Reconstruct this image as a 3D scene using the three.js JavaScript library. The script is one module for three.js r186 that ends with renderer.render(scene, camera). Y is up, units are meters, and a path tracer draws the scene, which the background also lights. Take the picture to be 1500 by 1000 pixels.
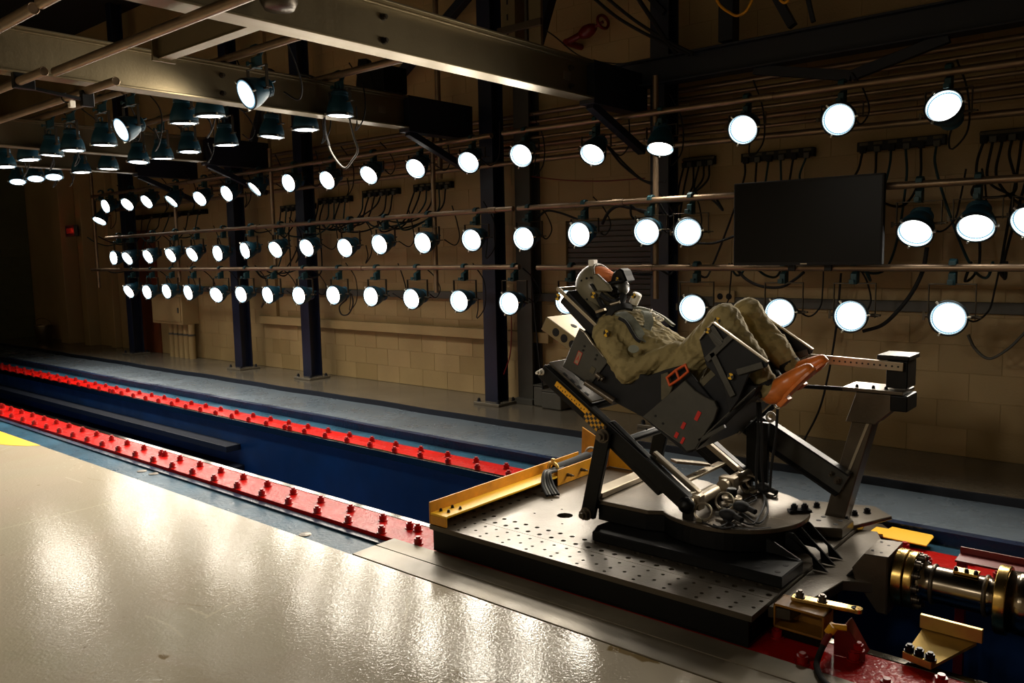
import * as THREE from 'three';
import { mergeGeometries, mergeVertices } from 'three/addons/utils/BufferGeometryUtils.js';
import { MarchingCubes } from 'three/addons/objects/MarchingCubes.js';
import { RoundedBoxGeometry } from 'three/addons/geometries/RoundedBoxGeometry.js';

// ---------------------------------------------------------------- camera, light, exposure
const scene = new THREE.Scene();
scene.background = new THREE.Color(0x000000);
const camera = new THREE.PerspectiveCamera(45.65, 1.5, 0.05, 80);
camera.rotation.order = 'YXZ';
camera.rotation.set(-0.1079, 0.7026, -0.0199);
camera.position.set(0, 1.6, 0);
camera.updateMatrixWorld();
const renderer = new THREE.WebGLRenderer({ antialias: true });
renderer.toneMapping = THREE.LinearToneMapping;
renderer.toneMappingExposure = 1.1;
renderer.shadowMap.enabled = true;
const LAMP = { color: new THREE.Color(1, 0.9, 0.75), wall: 3.4, top: 4.6, wallCone: 1.15, topCone: 1.18, lens: 9, seat: 7 };  // seat: power of the added fill lamps behind the camera

// ---------------------------------------------------------------- helpers
let seed = 7;
const rnd = () => { seed = (seed * 1664525 + 1013904223) >>> 0; return seed / 4294967296; };
const rr = (a, b) => a + (b - a) * rnd();
const V = (x, y, z) => new THREE.Vector3(x, y, z);
const used = {};
const numbered = (n) => { const k = used[n] = (used[n] ?? -1) + 1; return k ? n + '_' + String(k).padStart(3, '0') : n; };
// sight lines of the survey photo: where one meets a plane of the room
const F = 1188;
const sight = (px, py) => V((px - 750) / F, -(py - 500) / F, -1).applyQuaternion(camera.quaternion);
const onZ = (px, py, z) => { const d = sight(px, py); return d.multiplyScalar(z / d.z).add(camera.position); };
const onY = (px, py, y) => { const d = sight(px, py); return d.multiplyScalar((y - 1.6) / d.y).add(camera.position); };
const onX = (px, py, x) => { const d = sight(px, py); return d.multiplyScalar(x / d.x).add(camera.position); };

function smoothNoise(size, cells, oct, sd) {
  const out = new Float32Array(size * size); let amp = 1, tot = 0, s = sd * 7919 + 13;
  const r = () => { s = (s * 1664525 + 1013904223) >>> 0; return s / 4294967296; };
  for (let o = 0; o < oct; o++) {
    const n = cells << o; if (n > size) break;
    const g = new Float32Array(n * n); for (let i = 0; i < n * n; i++) g[i] = r();
    for (let y = 0; y < size; y++) for (let x = 0; x < size; x++) {
      const fx = x * n / size, fy = y * n / size, ix = fx | 0, iy = fy | 0, tx = fx - ix, ty = fy - iy;
      const ux = tx * tx * (3 - 2 * tx), uy = ty * ty * (3 - 2 * ty), jx = (ix + 1) % n, jy = (iy + 1) % n;
      out[y * size + x] += amp * ((g[iy * n + ix] * (1 - ux) + g[iy * n + jx] * ux) * (1 - uy) + (g[jy * n + ix] * (1 - ux) + g[jy * n + jx] * ux) * uy);
    }
    tot += amp; amp *= 0.55;
  }
  for (let i = 0; i < out.length; i++) out[i] /= tot;
  return out;
}
function greyTex(size, cells, oct, sd, lo, hi, rep = 1) {
  const n = smoothNoise(size, cells, oct, sd), d = new Uint8Array(size * size * 4);
  for (let i = 0; i < size * size; i++) { const v = Math.max(0, Math.min(1, (n[i] - 0.25) * 2)) * (hi - lo) + lo; d[4 * i] = d[4 * i + 1] = d[4 * i + 2] = Math.round(255 * v); d[4 * i + 3] = 255; }
  const t = new THREE.DataTexture(d, size, size); t.wrapS = t.wrapT = THREE.RepeatWrapping; t.magFilter = THREE.LinearFilter; t.minFilter = THREE.LinearMipmapLinearFilter; t.generateMipmaps = true;
  t.repeat.set(rep, rep); t.needsUpdate = true; return t;
}
function brushedTex(sd) {                                     // fine streaks along v
  const W = 256, H = 256, d = new Uint8Array(W * H * 4), n = smoothNoise(W, 64, 3, sd), m = smoothNoise(W, 4, 3, sd + 3);
  for (let y = 0; y < H; y++) for (let x = 0; x < W; x++) { const v = 0.55 * n[x] + 0.45 * m[y * W + x], i = 4 * (y * W + x); d[i] = d[i + 1] = d[i + 2] = Math.round(255 * (0.75 + 0.3 * v)); d[i + 3] = 255; }
  const t = new THREE.DataTexture(d, W, H); t.wrapS = t.wrapT = THREE.RepeatWrapping; t.magFilter = THREE.LinearFilter; t.needsUpdate = true; return t;
}
function mottle(base, amount, sd, cells = 6, rep = 1) {         // colour map: a paint or metal with uneven tone
  const c = new THREE.Color(base), s = 256, n = smoothNoise(s, cells, 5, sd), d = new Uint8Array(s * s * 4), q = c.clone().convertLinearToSRGB();
  for (let i = 0; i < s * s; i++) { const k = 1 + amount * (n[i] - 0.5) * 2; d[4 * i] = Math.min(255, 255 * q.r * k); d[4 * i + 1] = Math.min(255, 255 * q.g * k); d[4 * i + 2] = Math.min(255, 255 * q.b * k); d[4 * i + 3] = 255; }
  const t = new THREE.DataTexture(d, s, s); t.colorSpace = THREE.SRGBColorSpace; t.wrapS = t.wrapT = THREE.RepeatWrapping; t.magFilter = THREE.LinearFilter; t.repeat.set(rep, rep); t.needsUpdate = true; return t;
}
const T = {
  rough: greyTex(256, 6, 5, 3, 0.7, 1, 0.8), peel: greyTex(512, 48, 3, 5, 0, 1, 1.3), fine: greyTex(256, 32, 3, 9, 0, 1, 3), cloth: greyTex(256, 10, 5, 11, 0, 1, 4),
};
const std = (o) => new THREE.MeshStandardMaterial(o);
const mm = {
  floor: null,
  slab: std({ map: mottle(0x59646e, 0.12, 21, 5, 0.5), roughness: 0.34, roughnessMap: T.rough, bumpMap: T.peel, bumpScale: 0.0006 }),
  slabWarm: std({ map: mottle(0x605a4f, 0.12, 22, 5, 0.5), roughness: 0.22, roughnessMap: T.rough, bumpMap: T.peel, bumpScale: 0.0004 }),
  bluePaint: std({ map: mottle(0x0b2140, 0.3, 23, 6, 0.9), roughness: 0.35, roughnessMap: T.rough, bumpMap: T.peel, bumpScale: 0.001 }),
  bluePale: new THREE.MeshPhysicalMaterial({ specularIntensity: 0.12, map: mottle(0x27475a, 0.28, 24, 5, 0.8), roughness: 0.36, roughnessMap: T.rough, bumpMap: T.peel, bumpScale: 0.0008 }),
  pit: std({ map: mottle(0x08305f, 0.25, 25, 4, 0.6), roughness: 0.5, roughnessMap: T.rough }),
  post: std({ map: mottle(0x10182e, 0.15, 26, 4, 0.6), roughness: 0.5, roughnessMap: T.rough }),
  steelBlue: std({ map: mottle(0x0b1424, 0.2, 27, 4, 0.6), roughness: 0.55 }),
  wall: std({ map: mottle(0xa18a5f, 0.08, 28, 4, 0.4), roughness: 0.62, bumpMap: T.fine, bumpScale: 0.0008 }),
  wall2: std({ map: mottle(0x9a8358, 0.1, 29, 4, 0.4), roughness: 0.6, bumpMap: T.fine, bumpScale: 0.0008 }),
  wall3: std({ map: mottle(0xa68e64, 0.1, 30, 4, 0.4), roughness: 0.65, bumpMap: T.fine, bumpScale: 0.0008 }),
  bounceWall: std({ color: 0xa0937a, roughness: 0.9 }), ceiling: std({ color: 0x15140f, roughness: 0.95 }),
  farWall: std({ map: mottle(0x4f5236, 0.15, 31, 4, 0.4), roughness: 0.8 }),
  red: new THREE.MeshPhysicalMaterial({ specularIntensity: 0.16, map: mottle(0xa90f0a, 0.14, 32, 6, 0.9), roughness: 0.3, roughnessMap: T.rough, bumpMap: T.peel, bumpScale: 0.0012 }),
  redBolt: std({ color: 0x9c0d0a, roughness: 0.35 }), redDark: std({ color: 0x6d0f0c, roughness: 0.35 }),
  polished: std({ color: 0x57544c, metalness: 1, roughness: 0.16, roughnessMap: T.rough }),
  alum: std({ color: 0x8a7d62, metalness: 0.9, roughness: 0.45, roughnessMap: brushedTex(3), bumpMap: T.fine, bumpScale: 0.0002 }),
  pipe: std({ map: mottle(0x8a7660, 0.18, 33, 8, 1), metalness: 0.75, roughness: 0.45, roughnessMap: T.rough }),
  lampShell: std({ color: 0x17465a, metalness: 0.2, roughness: 0.42 }), lampRim: std({ color: 0x1d2b33, metalness: 0.6, roughness: 0.4 }), tab: std({ color: 0xc9c9c0, metalness: 0.7, roughness: 0.35 }),
  reflector: std({ color: 0x9fb8c4, metalness: 0.9, roughness: 0.2 }),
  yoke: std({ color: 0x4d463b, metalness: 0.7, roughness: 0.5 }), clamp: std({ color: 0x133a41, metalness: 0.2, roughness: 0.5 }),
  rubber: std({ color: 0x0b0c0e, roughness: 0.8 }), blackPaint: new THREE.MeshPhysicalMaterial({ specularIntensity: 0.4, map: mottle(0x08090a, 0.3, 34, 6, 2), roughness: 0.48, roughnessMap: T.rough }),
  darkSteel: std({ map: mottle(0x5a5145, 0.22, 35, 6, 0.8), metalness: 0.65, roughness: 0.42, roughnessMap: T.rough, bumpMap: T.fine, bumpScale: 0.0003 }),
  plateSteel: std({ map: mottle(0x4d463b, 0.16, 36, 5, 0.7), metalness: 0.55, roughness: 0.4, roughnessMap: T.rough, bumpMap: T.fine, bumpScale: 0.0003 }),
  bareSteel: std({ map: mottle(0x968a76, 0.08, 37, 6, 2), metalness: 0.75, roughness: 0.42, roughnessMap: T.rough }),
  coverPlate: std({ map: mottle(0x7d7463, 0.2, 38, 5, 0.8), roughness: 0.5, metalness: 0.25, roughnessMap: T.rough }),
  brass: std({ color: 0xc9a964, metalness: 1, roughness: 0.28, roughnessMap: T.rough }), gold: std({ map: mottle(0xc6a862, 0.12, 39, 6, 2), metalness: 0.7, roughness: 0.38 }),
  chrome: std({ color: 0x8d8271, metalness: 1, roughness: 0.22, roughnessMap: T.rough }),
  yellow: std({ map: mottle(0xe0a010, 0.12, 40, 6, 2), roughness: 0.42 }), yellowOld: std({ map: mottle(0xcf8d10, 0.18, 41, 6, 2), roughness: 0.5 }), yellowShaded: std({ map: mottle(0x86590e, 0.2, 51, 6, 2), roughness: 0.5 }), yellowBright: std({ color: 0xf0b90a, roughness: 0.45 }),
  seatGrey: std({ map: mottle(0x3d3c37, 0.16, 42, 6, 2.5), roughness: 0.5, metalness: 0.2, roughnessMap: T.rough }), seatDark: new THREE.MeshPhysicalMaterial({ specularIntensity: 0.5, map: mottle(0x16171a, 0.25, 43, 6, 2.5), roughness: 0.55 }),
  edge: std({ color: 0xa69c8a, metalness: 0.8, roughness: 0.35 }), white: std({ color: 0xe9e4d8, roughness: 0.5 }), cushion: std({ map: mottle(0x57513f, 0.15, 44, 8, 4), roughness: 0.9 }),
  orange: std({ color: 0xc8501a, roughness: 0.45 }), redMark: std({ color: 0xc01c12, roughness: 0.5 }),
  helmet: std({ map: mottle(0x716b57, 0.08, 45, 6, 2), roughness: 0.42, roughnessMap: T.rough }), leather: std({ map: mottle(0xcd6f2b, 0.18, 46, 6, 3), roughness: 0.38, roughnessMap: T.rough }),
  strap: std({ map: mottle(0x7a7d70, 0.15, 47, 10, 6), roughness: 0.85 }), screen: new THREE.MeshPhysicalMaterial({ color: 0x050607, roughness: 0.3, specularIntensity: 0.25 }),
  grey: std({ map: mottle(0x4b4a44, 0.12, 48, 5, 1), roughness: 0.6 }), greyCol: std({ map: mottle(0x3f3e38, 0.12, 49, 5, 1), roughness: 0.6 }), orangeDoor: std({ map: mottle(0x6a3413, 0.15, 50, 5, 1), roughness: 0.6 }),
};
// lenses: what the eye sees of the burning lamps
{
  const cv = document.createElement('canvas'); cv.width = cv.height = 128; const c = cv.getContext('2d'), g = c.createRadialGradient(64, 64, 0, 64, 64, 64);
  g.addColorStop(0, '#fffaf0'); g.addColorStop(0.8, '#fff6ea'); g.addColorStop(0.9, '#8fa0a8'); g.addColorStop(0.94, '#33444d'); g.addColorStop(1, '#243640'); c.fillStyle = g; c.fillRect(0, 0, 128, 128);
  c.strokeStyle = '#141d22'; c.lineWidth = 1; for (let k = 0; k < 40; k++) { const a = k / 40 * 6.283; c.beginPath(); c.moveTo(64 + 56 * Math.cos(a), 64 + 56 * Math.sin(a)); c.lineTo(64 + 64 * Math.cos(a), 64 + 64 * Math.sin(a)); c.stroke(); }
  const t = new THREE.CanvasTexture(cv); t.colorSpace = THREE.SRGBColorSpace; t.repeat.set(5.1, 5.1); t.offset.set(0.5, 0.5);
  mm.lens = std({ color: 0x111111, emissive: 0xffffff, emissiveMap: t, emissiveIntensity: LAMP.lens, roughness: 0.3 });
}

function boxUV(g) {                                              // uv in metres from the dominant axis of each face
  const h = g.index ? g.toNonIndexed() : g, p = h.attributes.position, uv = new Float32Array(p.count * 2), a = V(), b = V(), c = V(), n = V();
  for (let i = 0; i < p.count; i += 3) {
    a.fromBufferAttribute(p, i); b.fromBufferAttribute(p, i + 1); c.fromBufferAttribute(p, i + 2); n.copy(b).sub(a).cross(c.clone().sub(a));
    const x = Math.abs(n.x), y = Math.abs(n.y), z = Math.abs(n.z);
    [a, b, c].forEach((q, k) => { const u = y >= x && y >= z ? [q.x, q.z] : x >= z ? [q.z, q.y] : [q.x, q.y]; uv[2 * (i + k)] = u[0]; uv[2 * (i + k) + 1] = u[1]; });
  }
  h.setAttribute('uv', new THREE.BufferAttribute(uv, 2)); return h;
}
const clean = (g) => { const h = boxUV(g); for (const k of Object.keys(h.attributes)) if (!['position', 'normal', 'uv', 'color'].includes(k)) h.deleteAttribute(k); h.morphAttributes = {}; return h; };
const join = (...gs) => mergeGeometries(gs.flat().map(clean));
const box = (x0, x1, y0, y1, z0, z1, r = 0) => { const w = Math.abs(x1 - x0), h = Math.abs(y1 - y0), d = Math.abs(z1 - z0); const g = r ? new RoundedBoxGeometry(w, h, d, 1, Math.min(r, w / 2.1, h / 2.1, d / 2.1)) : new THREE.BoxGeometry(w, h, d); return g.translate((x0 + x1) / 2, (y0 + y1) / 2, (z0 + z1) / 2); };
const turnTo = (g, a, b) => { const d = b.clone().sub(a); g.applyQuaternion(new THREE.Quaternion().setFromUnitVectors(V(0, 1, 0), d.clone().normalize())); return g.translate((a.x + b.x) / 2, (a.y + b.y) / 2, (a.z + b.z) / 2); };
const rod = (a, b, r, n = 14, r2 = r) => turnTo(new THREE.CylinderGeometry(r2, r, a.distanceTo(b), n), a, b);
const ring = (c, axis, R, r, n = 24) => { const g = new THREE.TorusGeometry(R, r, 8, n); g.applyQuaternion(new THREE.Quaternion().setFromUnitVectors(V(0, 0, 1), axis.clone().normalize())); return g.translate(c.x, c.y, c.z); };
const cable = (pts, r, n = 40) => new THREE.TubeGeometry(new THREE.CatmullRomCurve3(pts), n, r, 6);
function bar(a, b, w, h, up = V(0, 1, 0), r = 0.003) {           // a square bar from a to b: w sideways, h along up
  const d = b.clone().sub(a), L = d.length(), x = d.normalize(), s = V().crossVectors(x, up).normalize(), u = V().crossVectors(s, x);
  const g = r ? new RoundedBoxGeometry(L, h, w, 1, Math.min(r, h / 2.1, w / 2.1)) : new THREE.BoxGeometry(L, h, w);
  g.applyMatrix4(new THREE.Matrix4().makeBasis(x, u, s)); return g.translate((a.x + b.x) / 2, (a.y + b.y) / 2, (a.z + b.z) / 2);
}
function slab(poly, d, bevel = 0.003) {                          // polygon in x, y extruded by d in +z
  const s = new THREE.Shape(poly.map((p) => new THREE.Vector2(p[0], p[1])));
  return new THREE.ExtrudeGeometry(s, { depth: d - 2 * bevel, bevelEnabled: bevel > 0, bevelSize: bevel, bevelThickness: bevel, bevelOffset: -bevel, bevelSegments: 1, steps: 1 }).translate(0, 0, bevel);
}
const slabPx = (px, zNear, thick, bevel = 0.003) => slab(px.map(([x, y]) => { const q = onZ(x, y, zNear); return [q.x, q.y]; }), thick, bevel).translate(0, 0, zNear - thick);
const slabY = (pts, y0, y1, bevel = 0.003) => slab(pts.map(([x, z]) => [x, -z]), y1 - y0, bevel).rotateX(-Math.PI / 2).translate(0, y0, 0);   // plan polygon in x, z
const lathe = (pts, n = 32) => new THREE.LatheGeometry(pts.map((p) => new THREE.Vector2(p[0], p[1])), n);
const hexBolt = (r, h, stud = 0.28) => join(new THREE.CylinderGeometry(r * 1.3, r * 1.3, h * 0.14, 16).translate(0, h * 0.07, 0), new THREE.CylinderGeometry(r * 1.05, r * 1.05, h * 0.7, 6).translate(0, h * 0.49, 0), new THREE.CylinderGeometry(r * 0.62, r * 0.62, h * stud, 12).translate(0, h * (0.84 + stud / 2), 0));

function thing(name, label, category, group) {
  const o = new THREE.Group(); o.name = numbered(name); o.userData = { label, category }; if (group) o.userData.group = group; scene.add(o); return o;
}
function part(parent, name, geo, mat, label) {
  const m = new THREE.Mesh(geo, mat); m.name = parent === scene ? numbered(name) : name; m.castShadow = m.receiveShadow = true; if (label) m.userData.label = label; parent.add(m); return m;
}
function single(name, label, category, geo, mat, group) {
  const m = part(scene, name, clean(geo), mat); m.userData = { label, category }; if (group) m.userData.group = group; return seatMesh(m);
}
function struct(name, geo, mat) { const m = part(scene, name, clean(geo), mat); m.userData = { kind: 'structure' }; return m; }
function seatMesh(m) { m.geometry.computeBoundingBox(); const b = m.geometry.boundingBox, c = V((b.min.x + b.max.x) / 2, b.min.y, (b.min.z + b.max.z) / 2); m.geometry.translate(-c.x, -c.y, -c.z); m.position.add(c); return m; }
function settle(g) {                                             // moves a group's origin to its base
  g.updateMatrixWorld(true); const b = new THREE.Box3().setFromObject(g), c = V((b.min.x + b.max.x) / 2, b.min.y, (b.min.z + b.max.z) / 2).sub(g.position);
  for (const k of g.children) k.position.sub(c); g.position.add(c); return g;
}
const ORD = ['first', 'second', 'third', 'fourth', 'fifth', 'sixth', 'seventh', 'eighth', 'ninth', 'tenth', 'eleventh', 'twelfth', 'thirteenth', 'fourteenth', 'fifteenth', 'sixteenth', 'seventeenth', 'eighteenth', 'nineteenth', 'twentieth', 'twenty-first', 'twenty-second'];

// ---------------------------------------------------------------- the hall: floors, pit, walls, ceiling
const WZ = -6.42, X0 = -21, X1 = 3, YC = 5.6, SLABY = 0.09, MIDY = 0.04;
{
  // painted concrete of the near floor: uneven tone, scuffs, chips along the edge
  const W = 2048, H = 1024, cv = document.createElement('canvas'); cv.width = W; cv.height = H; const c = cv.getContext('2d');
  c.fillStyle = '#b3aa98'; c.fillRect(0, 0, W, H);
  const mx = (x) => (x + 10) / 12 * W, mz = (z) => (z + 2.7) / 6 * H;   // the map covers x -10..2, z -2.7..3.3
  for (let i = 0; i < 260; i++) { c.globalAlpha = rr(0.02, 0.06); c.fillStyle = rnd() < 0.5 ? '#8d8068' : '#cbbfa4'; c.beginPath(); c.ellipse(rnd() * W, rnd() * H, rr(20, 160), rr(10, 70), rnd() * 3, 0, 7); c.fill(); }
  for (let i = 0; i < 240; i++) { c.globalAlpha = rr(0.15, 0.5); c.strokeStyle = rnd() < 0.7 ? '#d8cfba' : '#857860'; c.lineWidth = rr(0.6, 2); const x = rnd() * W, y = rnd() * H, a = rnd() * 6.3, l = rr(8, 60); c.beginPath(); c.moveTo(x, y); c.quadraticCurveTo(x + Math.cos(a) * l * 0.5 + rr(-8, 8), y + Math.sin(a) * l * 0.5 + rr(-8, 8), x + Math.cos(a) * l, y + Math.sin(a) * l); c.stroke(); }
  c.globalAlpha = 0.6; c.strokeStyle = '#cfc5ae'; c.lineWidth = 2;
  for (const [px, py, qx, qy] of [[0, 775, 165, 735], [300, 905, 345, 880], [275, 890, 305, 902]]) { const a = onY(px, py, 0), b = onY(qx, qy, 0); c.beginPath(); c.moveTo(mx(a.x), mz(a.z)); c.lineTo(mx(b.x), mz(b.z)); c.stroke(); }
  { const o = onY(211, 741, 0); c.beginPath(); c.ellipse(mx(o.x), mz(o.z), 18, 15, 0, 0, 7); c.stroke(); }
  c.globalAlpha = 1;
  for (const [px, py, s] of [[835, 932, 12], [850, 936, 7], [910, 952, 9], [943, 964, 7], [672, 988, 5], [240, 962, 4], [160, 652, 4]]) { const o = onY(px, py, 0); c.fillStyle = '#7c6a48'; c.beginPath(); for (let k = 0; k < 9; k++) { const a = k / 9 * 6.28, r = s * rr(0.5, 1.2); c.lineTo(mx(o.x) + Math.cos(a) * r * 1.5, mz(o.z) + Math.sin(a) * r * 0.7); } c.fill(); }
  for (let i = 0; i < 420; i++) { c.fillStyle = rnd() < 0.5 ? '#6e6350' : '#d3c9b4'; c.globalAlpha = rr(0.2, 0.7); c.fillRect(rnd() * W, rnd() * H, rr(1, 3), rr(1, 3)); }
  for (let i = 0; i < 60; i++) { const o = onY(rr(80, 180), rr(648, 690), 0); c.fillStyle = '#ddd4be'; c.globalAlpha = rr(0.2, 0.6); c.fillRect(mx(o.x), mz(o.z), rr(1, 6), rr(1, 3)); }
  const t = new THREE.CanvasTexture(cv); t.colorSpace = THREE.SRGBColorSpace; t.wrapS = t.wrapT = THREE.RepeatWrapping; t.flipY = false; t.repeat.set(1 / 12, 1 / 6); t.offset.set(10 / 12, 2.7 / 6); t.anisotropy = 8;
  mm.floor = new THREE.MeshPhysicalMaterial({ specularIntensity: 0.24, map: t, roughness: 0.13, roughnessMap: T.rough, bumpMap: greyTex(512, 64, 3, 6, 0, 1, 1.6), bumpScale: 0.0003 });
  struct('floor', box(X0, X1, -0.3, 0, -2.66, 2.4), mm.floor);
}
struct('trim_1', box(X0, X1, -0.3, -0.035, -2.96, -2.66), mm.bluePale);               // lowered painted kerb beside the near rail
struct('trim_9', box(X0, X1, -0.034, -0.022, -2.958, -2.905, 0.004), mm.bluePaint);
struct('trim_2', box(X0, X1, -0.3, -0.03, -4.795, -4.56), mm.bluePale);
{ // far floors: two steps of painted concrete whose edges are brushed with blue
  const wavy = (z, a) => { const p = []; for (let x = X0; x <= X1; x += 0.25) p.push([x, z + a * Math.sin(x * 2.1) + a * 0.7 * Math.sin(x * 5.3 + 1)]); return p; };
  const e1 = wavy(-4.79, 0.004), e2 = wavy(-5.49, 0.012);
  struct('floor_middle', slabY([...e1, [X1, -5.7], [X0, -5.7]], -0.3, MIDY, 0), mm.slab);
  struct('trim_3', join(slabY([...e1.map(([x, z]) => [x, z + 0.006]), ...wavy(-4.845, 0.006).reverse()], -0.3, MIDY + 0.002, 0)), mm.bluePaint);
  struct('floor_far', slabY([...e2, [X1, WZ - 0.1], [X0, WZ - 0.1]], -0.3, SLABY, 0), mm.slabWarm);
  struct('trim_4', slabY([...e2.map(([x, z]) => [x, z + 0.006]), ...wavy(-5.505, 0.012).reverse()], -0.3, SLABY + 0.002, 0), mm.steelBlue);
}
struct('floor_pit', box(X0, X1, -1.3, -1.1, -4.4, -3.2), mm.pit);
struct('wall_pit_near', box(X0, X1, -1.1, -0.06, -3.22, -2.97), mm.pit);
struct('wall_pit_far', box(X0, X1, -1.1, -0.06, -4.55, -4.32), mm.pit);
struct('trim_5', join(box(X0, -7.25, -0.3, -0.24, -4.32, -4.16, 0.004), box(X0, -7.2, -1.1, -0.45, -4.32, -3.95, 0.004)), mm.steelBlue);   // ledge inside the pit
struct('ceiling', box(X0 - 0.3, X1 + 0.3, YC, YC + 0.2, -6.9, 2.7), mm.ceiling);
struct('wall_left', box(X0 - 0.3, X0, -0.3, YC, -6.9, 2.7), mm.farWall);
struct('wall_right', box(X1, X1 + 0.3, -0.3, YC, -6.9, 2.7), mm.bounceWall);
struct('wall_front', box(X0, X1, -0.3, YC, 2.4, 2.7), mm.bounceWall);  // unseen wall, set close and pale to bounce light onto the scene
{ // painted block wall: every block stands proud of its mortar joints
  const w = struct('wall_back', box(X0, X1, -0.3, YC, WZ - 0.3, WZ - 0.004), mm.wall2);
  const BW = 0.4, BH = 0.2, gs = [0, 1].map((half) => clean(box(0.002, (half ? BW / 2 : BW) - 0.002, 0.002, BH - 0.002, WZ - 0.012, WZ, 0.002))); const mats = [mm.wall, mm.wall, mm.wall2, mm.wall3]; const rest = [[], [], [], []];
  let n = 0;
  for (let r = 0; r < 22; r++) for (let k = 0; k < 41; k++) {
    const x = 0.4 - (k + 1) * BW - (r % 2 ? BW / 2 : 0), y = SLABY + r * BH, m = (rnd() * 4) | 0;
    if (r < 11 && k < 27) { const b = part(w, 'block', gs[0], mats[m]); b.position.set(x, y, 0); n++; } else rest[m].push(gs[0].clone().translate(x, y, 0));
  }
  const all = part(w, 'blocks', mergeGeometries(rest.flat()), mm.wall); all.userData.kind = 'stuff';
}
{ // far end: brick corner, pilasters
  const w = struct('wall_end', box(-18.6, -18.35, 0, 4.4, -6.42, -4.9), mm.farWall);
  const g = clean(box(-18.352, -18.34, 0.004, 0.146, 0.004, 0.346, 0.002));
  for (let r = 0; r < 12; r++) for (let k = 0; k < 4; k++) part(w, 'brick', g, mm.farWall).position.set(0, SLABY + r * 0.15, -6.42 + k * 0.35 + (r % 2) * 0.17);
  struct('trim_6', join(box(-16.35, -16.0, SLABY, 4.6, WZ, WZ + 0.28, 0.01), box(-15.5, -15.28, SLABY, 4.6, WZ, WZ + 0.2, 0.01), box(-14.6, -14.42, SLABY, 4.6, WZ, WZ + 0.12, 0.01), box(-9.75, -9.6, 0.75, 4.6, WZ, WZ + 0.05, 0.005)), mm.wall2);
  struct('trim_7', box(-10.0, -4.9, 0.70, 0.81, WZ - 0.01, WZ + 0.075, 0.008), mm.wall);                   // ledge under the filled-in windows
  struct('door_1', box(-13.6, -12.98, SLABY, 2.1, WZ, WZ + 0.04, 0.005), mm.orangeDoor);
  struct('trim_8', box(-13.0, 1, 1.12, 1.2, WZ, WZ + 0.05, 0.006), mm.grey);                                  // wireway along the wall
  const sh = struct('window_1', join(box(-4.78, -4.68, 0.62, 2.0, WZ, WZ + 0.06, 0.005), box(-3.62, -3.52, 0.62, 2.0, WZ, WZ + 0.06, 0.005), box(-4.78, -3.52, 1.9, 2.0, WZ, WZ + 0.07, 0.005), box(-4.78, -3.52, 0.58, 0.66, WZ, WZ + 0.08, 0.005)), mm.wall2);
  const sl = clean(box(-4.68, -3.62, -0.023, 0.023, -0.008, 0.008, 0.004).rotateX(0.25));
  for (let i = 0; i < 25; i++) part(sh, 'slat', sl, mm.grey).position.set(0, 0.69 + i * 0.049, WZ + 0.02);
}
// ---------------------------------------------------------------- rails with their bolts
function rail(label, z0, z1, zSilver, inner, outer, offs) {
  const t = thing('launch_rail', label, 'rail');
  part(t, 'flange', clean(box(X0, X1, -0.06, 0, z0, z1, 0.003)), mm.red);
  part(t, 'machined_edge', clean(box(X0, X1, -0.055, 0.003, zSilver - 0.022, zSilver + 0.022, 0.002)), mm.polished, 'bare polished steel edge');
  const g = clean(hexBolt(0.022, 0.04)), far = [];
  for (const [z, o] of [[inner, offs[0]], [outer, offs[1]]]) for (let k = 0; k < 68; k++) {
    const x = o + 2.772 - k * 0.308; if (x < -19 || (x < -1.27 && x > -3.14)) continue;
    if (x > -13) { const b = part(t, 'bolt', g, mm.redBolt); b.position.set(x, 0, z); b.rotation.y = rnd() * 3; }
    else far.push(g.clone().rotateY(rnd() * 3).translate(x, 0, z));
  }
  const f = part(t, 'bolts', mergeGeometries(far), mm.redBolt); f.userData.kind = 'stuff';
  // slim butt joints and the odd extra bolt at each joint
  for (const x of [-3.478, -6.43, -10.12]) part(t, 'bolt', g, mm.redBolt).position.set(x, 0, inner);
  return settle(t);
}
rail('long red bolted steel rail nearest the glossy beige floor', -3.245, -2.96, -3.24, -3.14, -2.99, [-4.025 + 0.308 * 4, -4.171 + 0.308 * 4]);
rail('long red bolted steel rail on the far side of the blue pit', -4.56, -4.305, -4.31, -4.345, -4.49, [-4.352 + 0.308 * 4, -4.497 + 0.308 * 4]);
// steel cover plates beside the near rail
for (const [z0, z1, x0, l] of [[-2.965, -2.83, -3.42, 'worn grey steel cover strip along the red rail beside the sled'], [-2.825, -2.665, -3.42, 'worn grey steel cover strip bordering the beige floor beside the sled']])
  single('cover_plate', l, 'plate', box(x0, X1 - 0.1, -0.035, 0.004, z0, z1, 0.003), mm.coverPlate);
single('floor_marking', 'yellow painted corner on the beige floor at the left edge of the picture', 'marking', slabY([[-9.6, -2.66], [-7.72, -2.66], [-7.8, -2.58], [-7.95, -2.5], [-8.2, -2.42], [-9.6, -2.2]], 0.0005, 0.0025, 0), mm.yellowBright);
for (const [px, py] of [[208, 690], [225, 694], [447, 783]]) single('floor_drain', ['small round cap on the blue kerb, leftmost of the three', 'small round cap on the blue kerb, middle of the three', 'small round cap on the blue kerb, nearest the sled'][px === 208 ? 0 : px === 225 ? 1 : 2], 'cap', lathe([[0, 0.006], [0.035, 0.005], [0.038, 0]], 16).translate(onY(px, py, -0.035).x, -0.035, Math.max(-2.9, Math.min(-2.7, onY(px, py, -0.035).z))), mm.darkSteel);

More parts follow.
